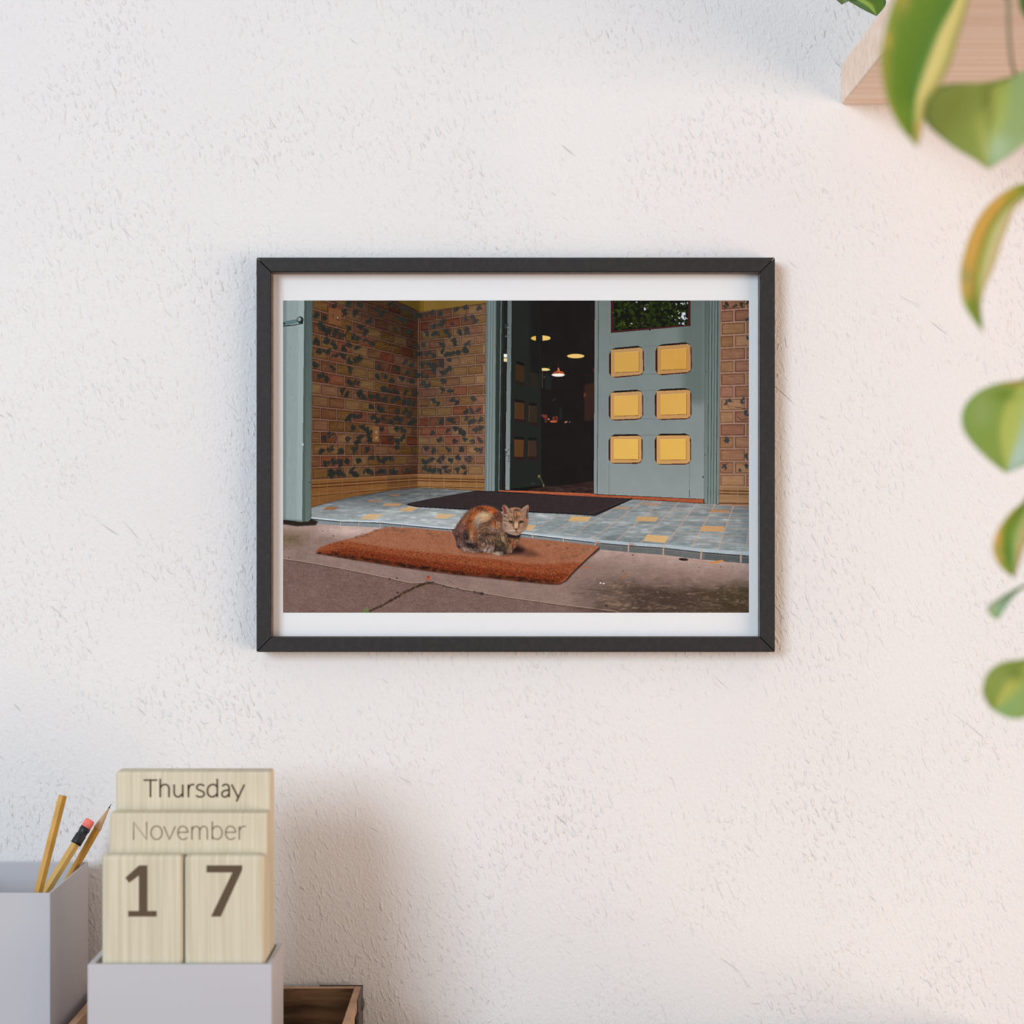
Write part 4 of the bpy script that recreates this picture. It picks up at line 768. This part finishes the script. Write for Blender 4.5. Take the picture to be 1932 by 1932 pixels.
def pencil(top, low, dt, db, r, label, kind):
    ybot = 966 + (CZ - (DT + .0495)) / (MPP * db / D)
    k = (ybot - top[1]) / (low[1] - top[1]); a = P(*top, dt); b = P(top[0] + (low[0] - top[0]) * k, ybot, db)
    o = thing('pencil', label, 'pencil', b, 'pencils in the white holder')
    L = (b - a).length
    if kind == 'flat':
        link('shaft', prism(a, b, [(0, r * .97), (.003, r), (1, r)]), M['pencil'], o); e = a.lerp(b, -.0008); link('end_face', prism(e, a.lerp(b, .002), [(0, r * .5), (1, r * .5)], 12), M['cedar'], o)
    elif kind == 'eraser':
        n = lambda mm: mm / 1000 / L
        link('shaft', prism(a, b, [(n(24), r), (1, r)]), M['pencilpale'], o)
        link('ferrule', prism(a, b, [(n(8), r * 1.06), (n(11), r * 1.08), (n(12), r * .98), (n(15), r * .98), (n(16), r * 1.08), (n(22), r * 1.1), (n(25), r * 1.1)], 20), M['ferrule'], o, True)
        link('eraser', prism(a, b, [(0, r * .75), (n(.8), r * .98), (n(2), r * 1.02), (n(8.4), r * 1.0)], 20), M['eraser'], o, True)
    else:
        n = lambda mm: mm / 1000 / L
        link('shaft', prism(a, b, [(n(24), r), (1, r)]), M['pencil'], o)
        link('sharpened_tip', prism(a, b, [(n(4), r * .16), (n(24.5), r * .98), (n(26), r * .98)], 12), M['cedar'], o, True); link('lead', prism(a, b, [(0, .0002), (n(4.5), r * .19)], 8), M['lead'], o, True)
pencil((118.5, 1501), (72.5, 1683), 1.50, 1.475, .0042, 'plain ochre pencil with a flat unsharpened end, leaning left of the others', 'flat')
pencil((171, 1547), (86, 1683), 1.56, 1.50, .0045, 'pale yellow pencil with a black ferrule and a pink eraser', 'eraser')
pencil((210, 1517), (134, 1650), 1.571, 1.56, .0037, 'ochre pencil with its sharpened point up, behind the one with the eraser', 'sharp')

# ------------------------------------------------------------------ block calendar
cx0, cx1 = -.3453, -.1953; cy0 = -D + 1.3793; cy1 = -D + 1.4490; cz = CZ - .3681; w = .0050
cb = thing('calendar_box', 'low white open box that holds the wooden calendar blocks', 'box', ((cx0 + cx1) / 2, (cy0 + cy1) / 2, DT))
link('body', B((cx0, cx1, cy0, cy0 + w, DT, cz), (cx0, cx1, cy1 - w, cy1, DT, cz), (cx0, cx0 + w, cy0 + w, cy1 - w, DT, cz), (cx1 - w, cx1, cy0 + w, cy1 - w, DT, cz), (cx0 + w, cx1 - w, cy0 + w, cy1 - w, DT, DT + .006)), M['white'], cb, bevel=.0007)

def strokes(lines, width, d, parent, m, proud=.00025):
    vs, fs = [], []
    s = lambda p: P(p[0] / 3.578, 1400 + p[1] / 3.578, d)
    for pts, curved in lines:
        if curved:
            q = []
            pp = [pts[0]] + list(pts) + [pts[-1]]
            for i in range(1, len(pp) - 2):
                for t in (0, .25, .5, .75):
                    q.append(tuple(.5 * (2 * pp[i][k] + (pp[i + 1][k] - pp[i - 1][k]) * t + (2 * pp[i - 1][k] - 5 * pp[i][k] + 4 * pp[i + 1][k] - pp[i + 2][k]) * t * t + (3 * pp[i][k] - pp[i - 1][k] - 3 * pp[i + 1][k] + pp[i + 2][k]) * t ** 3) for k in (0, 1)))
            pts = q + [pts[-1]]
        n = len(pts); base = len(vs)
        for i, p in enumerate(pts):
            a = pts[max(0, i - 1)]; b = pts[min(n - 1, i + 1)]
            def nrm(u, v): dx, dy = v[0] - u[0], v[1] - u[1]; l = math.hypot(dx, dy) or 1; return -dy / l, dx / l
            n1 = nrm(a, p) if i else nrm(p, b); n2 = nrm(p, b) if i < n - 1 else n1
            mx_, my_ = n1[0] + n2[0], n1[1] + n2[1]; l2 = mx_ * mx_ + my_ * my_; k = min(2 / max(l2, .3), 2.2) * width / 2
            for sg in (1, -1):
                v = s((p[0] + mx_ * k * sg, p[1] + my_ * k * sg)); vs.append((v.x, v.y - proud, v.z))
        for i in range(n - 1): fs.append((base + 2 * i, base + 2 * i + 1, base + 2 * i + 3, base + 2 * i + 2))
    return link('lettering', (vs, fs), m, parent)

def shape(pts, d, parent, m, proud=.00025):
    vs = []
    for x, y in pts: v = P(x / 3.578, 1400 + y / 3.578, d); vs.append((v.x, v.y - proud, v.z))
    return link('numeral', (vs, [tuple(range(len(vs)))]), m, parent)

def block(name, label, x0, x1, y0, y1, z0, z1, bev=.0022):
    o = thing(name, label, 'block', ((x0 + x1) / 2, (y0 + y1) / 2, z0)); link('wooden_block', B((x0, x1, y0, y1, z0, z1)), M['pine'], o, bevel=bev, seg=3); return o
bxr = -.2018; zb = DT + .0065
dd = 1.3860; df_ = lambda px, d: (px - 966) * MPP * d / D; zf = lambda py, d: CZ - (py - 966) * MPP * d / D
d1, d2, d3, d4 = 1.3862, 1.4012, 1.4198, 1.4415
one = block('number_block', 'pine calendar block reading 1, left of the two number blocks', df_(191, d1), df_(344.5, d1), -D + d1, -D + d2 - .0004, zb, zf(1614, d1), .0042)
sev = block('number_block', 'pine calendar block reading 7, right of the two number blocks', df_(347, d1), bxr, -D + d1, -D + d2 - .0004, zb, zf(1614, d1), .0042)
mon = block('month_board', 'pine calendar board reading November, behind the two number blocks', df_(206, d2), bxr, -D + d2, -D + d3 - .0004, zb, zf(1534, d2))
day = block('weekday_board', 'tall pine calendar board reading Thursday, at the back of the calendar', df_(218, d3), bxr, -D + d3, -D + d4, zb, zf(1456, d3))
shape([(940, 832), (995, 832), (995, 1140), (1058, 1140), (1058, 1178), (866, 1178), (866, 1140), (938, 1140), (938, 900), (872, 950), (846, 916)], d1, one, M['ink'])
shape([(1395, 832), (1635, 832), (1635, 862), (1490, 1178), (1425, 1178), (1570, 880), (1395, 880)], d1, sev, M['ink'])
c, s_ = True, False
strokes([([(970, 257), (1062, 257)], s_), ([(1016, 257), (1016, 373)], s_), ([(1082, 248), (1082, 373)], s_), ([(1082, 308), (1095, 292), (1115, 286), (1132, 292), (1141, 312), (1141, 345), (1141, 373)], c),
         ([(1176, 286), (1176, 315), (1176, 342), (1182, 360), (1200, 370), (1218, 363), (1234, 345)], c), ([(1234, 286), (1234, 373)], s_), ([(1272, 286), (1272, 373)], s_), ([(1272, 318), (1280, 297), (1296, 287), (1312, 288)], c),
         ([(1379, 297), (1362, 287), (1342, 288), (1329, 302), (1335, 319), (1356, 328), (1376, 340), (1378, 357), (1364, 369), (1342, 370), (1324, 360)], c),
         ([(1467, 303), (1450, 288), (1425, 289), (1406, 305), (1401, 332), (1407, 356), (1425, 369), (1447, 366), (1467, 348)], c), ([(1467, 248), (1467, 373)], s_),
         ([(1500, 299), (1516, 287), (1536, 288), (1546, 304), (1547, 335), (1547, 373)], c), ([(1547, 324), (1520, 327), (1502, 338), (1498, 354), (1508, 369), (1526, 369), (1547, 350)], c),
         ([(1564, 286), (1607, 372)], s_), ([(1650, 286), (1596, 402)], s_)], 12.0, d3, day, M['ink'])
E1 = [(1203, 609), (1269, 609), (1264, 588), (1250, 573), (1232, 568), (1212, 577), (1202, 600), (1202, 624), (1210, 643), (1228, 656), (1248, 655), (1266, 645)]
strokes([([(903, 660), (903, 541), (990, 658), (990, 539)], s_), ([(1057 + 38 * math.cos(a * math.pi / 12), 612 + 45 * math.sin(a * math.pi / 12)) for a in range(25)], s_), ([(1106, 568), (1144, 657), (1184, 568)], s_),
         ([E1[0], E1[1]], s_), (E1[1:], c), ([(1296, 568), (1296, 659)], s_), ([(1296, 594), (1308, 575), (1328, 569), (1343, 578), (1348, 597), (1348, 630), (1348, 659)], c), ([(1348, 597), (1360, 575), (1378, 569), (1394, 577), (1400, 598), (1400, 630), (1400, 659)], c),
         ([(1433, 536), (1433, 659)], s_), ([(1433, 592), (1448, 574), (1468, 569), (1490, 580), (1499, 612), (1491, 643), (1470, 656), (1448, 652), (1433, 636)], c),
         ([(x + 322, y) for x, y in E1[:2]], s_), ([(x + 322, y) for x, y in E1[1:]], c), ([(1616, 568), (1616, 659)], s_), ([(1616, 600), (1625, 579), (1640, 570), (1660, 570)], c)], 7.4, d2, mon, M['inkpale'])

# ------------------------------------------------------------------ wooden tray
tx0, tx1 = -.385, -.1406; ty0, ty1 = -.1455, -.012; tz = CZ - .4440; th = .0068
tray = thing('wooden_tray', 'worn brown wooden tray with iron corners, between the calendar and the wall', 'tray', ((tx0 + tx1) / 2, (ty0 + ty1) / 2, DT))
link('base', B((tx0 + .001, tx1 - .001, ty0 + .001, ty1 - .001, DT, DT + .005)), M['tray'], tray)
def board(x0, x1, y0, y1, nm):
    o = link(nm, B((x0, x1, y0, y1, DT + .005, tz)), M['tray'], tray); o.data.materials.append(M['trayrim'])
    for p in o.data.polygons:
        if p.normal.z > .9 or (p.normal.x > .9 and nm == 'side_board'): p.material_index = 1
    md = o.modifiers.new('bevel', 'BEVEL'); md.width = .0006; md.segments = 2
board(tx0 + th, tx1 - th, ty1 - th, ty1, 'back_board'); board(tx0 + th, tx1 - th, ty0, ty0 + th, 'front_board'); board(tx0, tx0 + th, ty0, ty1, 'side_board'); board(tx1 - th, tx1, ty0, ty1, 'side_board')
br = link('corner_bracket', B((tx1 - .040, tx1 + .0012, ty1, ty1 + .0012, DT + .004, tz + .0010), (tx1, tx1 + .0012, ty1 - .050, ty1, DT + .004, tz + .0006)), M['iron'], tray, bevel=.0002)
bm = bmesh.new(); bmesh.ops.create_uvsphere(bm, u_segments=20, v_segments=12, radius=.0062, matrix=Matrix.Translation((tx1 + .0012, ty1 - .012, tz - .0135)) @ Matrix.Diagonal((.38, 1, 1, 1)))
o = link('rivet', bm, M['iron'], br, True)
link('dark_strip', B((tx1, tx1 + .0022, ty1 - .072, ty1 - .052, DT + .004, tz - .009)), M['dark'], tray, bevel=.0008)  # plain dark strip on the right side board, just in front of the bracket

# ------------------------------------------------------------------ shelf and trailing plant
sz0, sz1 = CZ + .3845, CZ + .4220
shelf = thing('wall_shelf', 'thick pale wooden shelf on the wall above the trailing leaves', 'shelf', (.75, -.17, sz0))
link('shelf_board', B((.3105, 1.25, -.345, -.0005, sz0, sz1)), M['shelf'], shelf, bevel=.0018, seg=3)
for x in (.62, 1.1): link('hidden_peg', prism((x, .03, (sz0 + sz1) / 2), (x, -.1, (sz0 + sz1) / 2), [(0, .006), (1, .006)], 10), M['iron'], shelf)

plant = thing('trailing_plant', 'potted plant with green and yellow variegated leaves trailing down beside the picture', 'plant', (.53, -.22, sz1))
pc = (.53, -.22, sz1)
link('pot', lathe(pc, [(.050, .0), (.054, .002), (.068, .11), (.072, .112), (.072, .125), (.066, .125), (.064, .108), (.03, .105)]), M['pot'], plant, True)
link('soil', lathe(pc, [(.062, .098), (.063, .112), (.03, .116), (.001, .117)], 24), M['soil'], plant)

def tube(pts, r0, r1, name, m, parent):
    cu = []
    pp = [pts[0]] + pts + [pts[-1]]
    for i in range(1, len(pp) - 2):
        for t in (0, .2, .4, .6, .8):
            a, b, c_, d = (Vector(pp[i + k]) for k in (-1, 0, 1, 2)); cu.append(.5 * (2 * b + (c_ - a) * t + (2 * a - 5 * b + 4 * c_ - d) * t * t + (3 * b - a - 3 * c_ + d) * t ** 3))
    cu.append(Vector(pts[-1])); n = 8; bm = bmesh.new(); rings = []; up = Vector((.3, 1, .1)).normalized()
    for i, p in enumerate(cu):
        ax = (cu[min(i + 1, len(cu) - 1)] - cu[max(i - 1, 0)]).normalized(); u = ax.cross(up).normalized(); v = ax.cross(u); r = r0 + (r1 - r0) * i / (len(cu) - 1)
        rings.append([bm.verts.new(p + (u * math.cos(2 * math.pi * k / n) + v * math.sin(2 * math.pi * k / n)) * r) for k in range(n)])
    for p, q in zip(rings, rings[1:]):
        for k in range(n): bm.faces.new((p[k], p[(k + 1) % n], q[(k + 1) % n], q[k]))
    bm.faces.new(rings[0][::-1]); bm.faces.new(rings[-1])
    return link(name, bm, m, parent, True)

def resample(pts, n):
    p = np.array(pts, float)
    q = [p[0]]
    pp = np.vstack([p[:1], p, p[-1:]])
    for i in range(1, len(pp) - 2):
        for t in (.25, .5, .75, 1):
            a, b, c_, d = pp[i - 1], pp[i], pp[i + 1], pp[i + 2]; q.append(.5 * (2 * b + (c_ - a) * t + (2 * a - 5 * b + 4 * c_ - d) * t * t + (3 * b - a - 3 * c_ + d) * t ** 3))
    q = np.array(q); s = np.concatenate([[0], np.cumsum(np.hypot(*np.diff(q, axis=0).T))]); u = np.linspace(0, s[-1], n)
    return np.stack([np.interp(u, s, q[:, 0]), np.interp(u, s, q[:, 1])], 1)

def leaf(left, mid, right, org, sc, d0, d1, pal, fold=.012, bow=.008, spots=(), label=None):
    """left, mid, right run from stalk to tip in frame pixels; d0, d1 the distance of the stalk and of the tip"""
    cv = lambda l: resample([(org[0] + x / sc, org[1] + y / sc) for x, y in l], 30)
    Lc, Mc, Rc = cv(left), cv(mid), cv(right); vs, cols, fs = [], [], []; K = 7
    pl = [np.array(c, float) for c in pal]            # left edge, left, midrib, right, right edge
    for i in range(30):
        t = i / 29; dm = d0 + (d1 - d0) * t - bow * math.sin(math.pi * t) ; wd = math.sin(math.pi * min(1, t * 1.02)) ** .6
        for k in range(-K, K + 1):
            u = abs(k) / K; E_ = Lc[i] if k < 0 else Rc[i]
            p = Mc[i] * (1 - u) + E_ * u; d = dm - fold * wd * (u ** 1.2) * (1 if k < 0 else .8)
            v = P(p[0], p[1], d); vs.append(v)
            a, b, m_ = (pl[0], pl[1], pl[2]) if k < 0 else (pl[4], pl[3], pl[2])
            c_ = b + (a - b) * max(0, (u - .62) / .38) ** 1.3
            if u < .13: c_ = m_
            elif u < .3: c_ = m_ + (c_ - m_) * (u - .13) / .17
            for sx, sy, rx, ry, col in spots:
                q = math.exp(-(((p[0] - sx) / rx) ** 2 + ((p[1] - sy) / ry) ** 2) * 1.2); c_ = c_ + (np.array(col, float) - c_) * min(1, q * 1.1)
            c_ = 255 * (np.clip(c_, 0, 255) / 255) ** .86
            cols.append(tuple(s2l(np.clip(c_, 0, 255))) + (1,))
    W = 2 * K + 1
    for i in range(29):
        for k in range(W - 1): a = i * W + k; fs.append((a, a + W, a + W + 1, a + 1))
    o = link('leaf', (vs, fs), M['leaf'], plant, True, solid=.0004)
    ca = o.data.color_attributes.new('pigment', 'FLOAT_COLOR', 'POINT'); ca.data.foreach_set('color', np.array(cols, np.float32).ravel())
    if label: o['label'] = label
    return P(*Mc[0], d0)
A = (1540, 0); G1, G2, YG = (104, 148, 48), (138, 164, 70), (176, 190, 92)
b1 = leaf([(1500, -420), (1100, -360), (850, -200), (735, -20), (660, 200), (605, 470), (600, 560), (625, 780), (680, 980), (780, 1180), (900, 1320), (945, 1370)], [(1500, -420), (1330, -150), (1260, 0), (1210, 90), (1100, 280), (1000, 520), (930, 740), (900, 950), (900, 1230), (945, 1370)],
          [(1500, -420), (1470, -150), (1420, 0), (1370, 200), (1310, 380), (1260, 560), (1150, 790), (1020, 950), (985, 1200), (945, 1370)], A, 4.93, 1.10, 1.03, [(158, 168, 62), (104, 146, 40), (104, 146, 48), (250, 226, 140), (170, 158, 70)], .02, .01,
          spots=((1672, 74, 10, 16, (226, 190, 92)), (1702, 0, 16, 22, (178, 170, 70)), (1732, 245, 9, 20, (226, 186, 96)), (1712, 215, 12, 30, (132, 170, 60)), (1672, 130, 8, 40, (158, 160, 60))), label='large leaf with a folded bright yellow half')
b2 = leaf([(1850, 700), (1700, 745), (1540, 768), (1210, 780), (1040, 870), (1000, 950), (1010, 1130), (1250, 1350), (1450, 1470), (1600, 1575)], [(1850, 700), (1740, 790), (1660, 950), (1610, 1200), (1600, 1575)], [(1850, 700), (2050, 620), (2250, 800), (2200, 1100), (1932, 1345), (1750, 1480), (1600, 1575)],
          A, 4.93, 1.10, 1.08, [(140, 168, 84), (142, 164, 72), (184, 196, 92), (166, 184, 112), (176, 194, 130)], .014, .012, spots=((1862, 200, 12, 60, (130, 142, 58)), (1880, 290, 22, 40, (186, 204, 150))), label='broad green leaf hanging point down below the shelf')
Q_ = (1700, 320)
b3 = leaf([(830, 60), (747, 85), (700, 95), (590, 160), (500, 250), (430, 370), (380, 520), (358, 640), (375, 800), (430, 900), (500, 990)], [(830, 60), (747, 130), (700, 170), (600, 270), (540, 380), (490, 550), (470, 700), (480, 870), (500, 990)],
          [(830, 60), (760, 170), (690, 240), (640, 370), (600, 480), (570, 580), (510, 720), (490, 800), (487, 870), (500, 990)], Q_, 3.22, 1.12, 1.08, [(206, 178, 92), (226, 190, 96), (198, 198, 88), (226, 216, 160), (220, 190, 130)], .016, .008,
          spots=((1829, 585, 16, 28, (138, 172, 66)), (1845, 610, 12, 14, (140, 180, 70)), (1925, 350, 18, 16, (150, 180, 50)), (1822, 520, 10, 16, (176, 178, 110)), (1905, 372, 12, 12, (186, 182, 66))), label='narrow yellow leaf with a green tip')
b4 = leaf([(830, 1180), (747, 1275), (620, 1290), (490, 1335), (410, 1400), (370, 1480), (375, 1570), (430, 1660), (540, 1770), (640, 1845)], [(830, 1180), (747, 1300), (690, 1450), (655, 1650), (640, 1845)], [(830, 1180), (980, 1250), (1030, 1450), (950, 1640), (800, 1770), (700, 1820), (640, 1845)],
          Q_, 3.22, 1.12, 1.09, [(136, 168, 80), (132, 164, 66), (190, 200, 94), (190, 206, 180), (160, 186, 130)], .014, .012, spots=((1912, 722, 22, 5, (196, 160, 66)), (1890, 745, 24, 12, (112, 146, 44)), (1855, 780, 20, 30, (142, 172, 90))))
R_ = (1700, 880)
b5 = leaf([(920, 120), (862, 240), (780, 310), (700, 410), (655, 500), (645, 590), (680, 680), (740, 745), (795, 780)], [(920, 120), (862, 300), (800, 450), (780, 600), (795, 780)], [(920, 120), (960, 250), (930, 420), (862, 580), (840, 650), (815, 720), (795, 780)],
          R_, 3.716, 1.12, 1.09, [(190, 176, 76), (128, 164, 52), (170, 196, 90), (218, 200, 136), (206, 176, 116)], .014, .01, spots=((1882, 1015, 8, 26, (226, 184, 96)), (1885, 1052, 8, 10, (200, 176, 88)), (1903, 1045, 8, 30, (116, 164, 66))))
b6 = leaf([(960, 800), (862, 830), (780, 870), (690, 920), (610, 980), (600, 1000), (630, 1045), (680, 1072)], [(960, 810), (862, 845), (790, 890), (720, 950), (670, 1010), (660, 1050), (680, 1072)], [(960, 820), (862, 852), (810, 890), (760, 950), (710, 1030), (680, 1072)],
          R_, 3.716, 1.13, 1.11, [(148, 178, 146), (170, 196, 158), (186, 206, 176), (160, 190, 146), (150, 184, 130)], .006, .006, spots=((1880, 1160, 8, 8, (146, 184, 110)),), label='small pale greyish green leaf')
b7 = leaf([(1000, 1300), (862, 1350), (740, 1365), (660, 1400), (600, 1460), (575, 1540), (575, 1600), (610, 1670), (645, 1710)], [(1000, 1300), (862, 1430), (750, 1570), (645, 1710)], [(1000, 1300), (1080, 1450), (1000, 1680), (862, 1760), (770, 1765), (690, 1735), (645, 1710)],
          R_, 3.716, 1.12, 1.09, [(136, 162, 70), (128, 160, 60), (184, 190, 86), (154, 182, 100), (150, 178, 84)], .012, .01, spots=((1915, 1270, 18, 14, (108, 140, 48)),))
b8 = leaf([(330, -90), (215, -60), (178, -18), (200, 10), (238, 42)], [(330, -90), (280, -30), (238, 42)], [(330, -90), (345, -30), (310, 5), (238, 42)], A, 4.93, 1.50, 1.52, [(128, 160, 120), (136, 164, 112), (150, 180, 100), (140, 168, 130), (130, 160, 110)], .004, .003)
b9 = leaf([(230, -90), (270, -20), (310, 15), (370, 50), (450, 95), (562, 148)], [(230, -90), (330, -40), (400, 0), (480, 50), (530, 105), (562, 148)], [(230, -90), (420, -110), (560, -60), (640, -10), (640, 60), (562, 148)], A, 4.93, 1.51, 1.515, [(96, 134, 66), (112, 148, 86), (178, 206, 86), (98, 136, 46), (90, 124, 50)], .004, .003, label='dark green leaf resting over the shelf end')
b10 = leaf([(2040, -300), (1930, -250), (1880, -80), (1900, 90), (1960, 180)], [(2040, -300), (2010, -100), (1960, 180)], [(2040, -300), (2120, -200), (2080, 20), (1960, 180)], A, 4.93, 1.12, 1.10, [(90, 130, 60), (80, 120, 56), (120, 150, 80), (90, 130, 60), (90, 130, 60)], .01, .006)
rim = Vector((.53, -.275, sz1 + .122))
V1 = [rim, Vector((.50, -.36, sz1 + .10)), P(1902, -70, 1.10), P(1903, 0, 1.085), P(1904, 60, 1.085), P(1908, 110, 1.09), b2]
tube(V1, .0016, .0011, 'stem', M['stem'], plant)
tube([rim + Vector((.012, 0, 0)), Vector((.55, -.37, sz1 + .08)), P(2010, -60, 1.13), P(1985, 160, 1.12), b3, P(1975, 500, 1.125), b4, P(1972, 800, 1.125), b5, P(1975, 1010, 1.13), b6, P(1985, 1160, 1.13), b7], .0018, .0010, 'stem', M['stem'], plant)
tube([rim + Vector((-.014, 0, 0)), Vector((.46, -.36, sz1 + .11)), b1], .0014, .0010, 'stem', M['stem'], plant)
tube([rim + Vector((-.04, .01, 0)), Vector((.40, -.18, sz1 + .12)), P(1640, -60, 1.49), b9], .0014, .0009, 'stem', M['stem'], plant)
tube([Vector((.40, -.18, sz1 + .12)), b8], .001, .0008, 'stem', M['stem'], plant)
tube([P(2010, -60, 1.13), b10], .001, .0008, 'stem', M['stem'], plant)
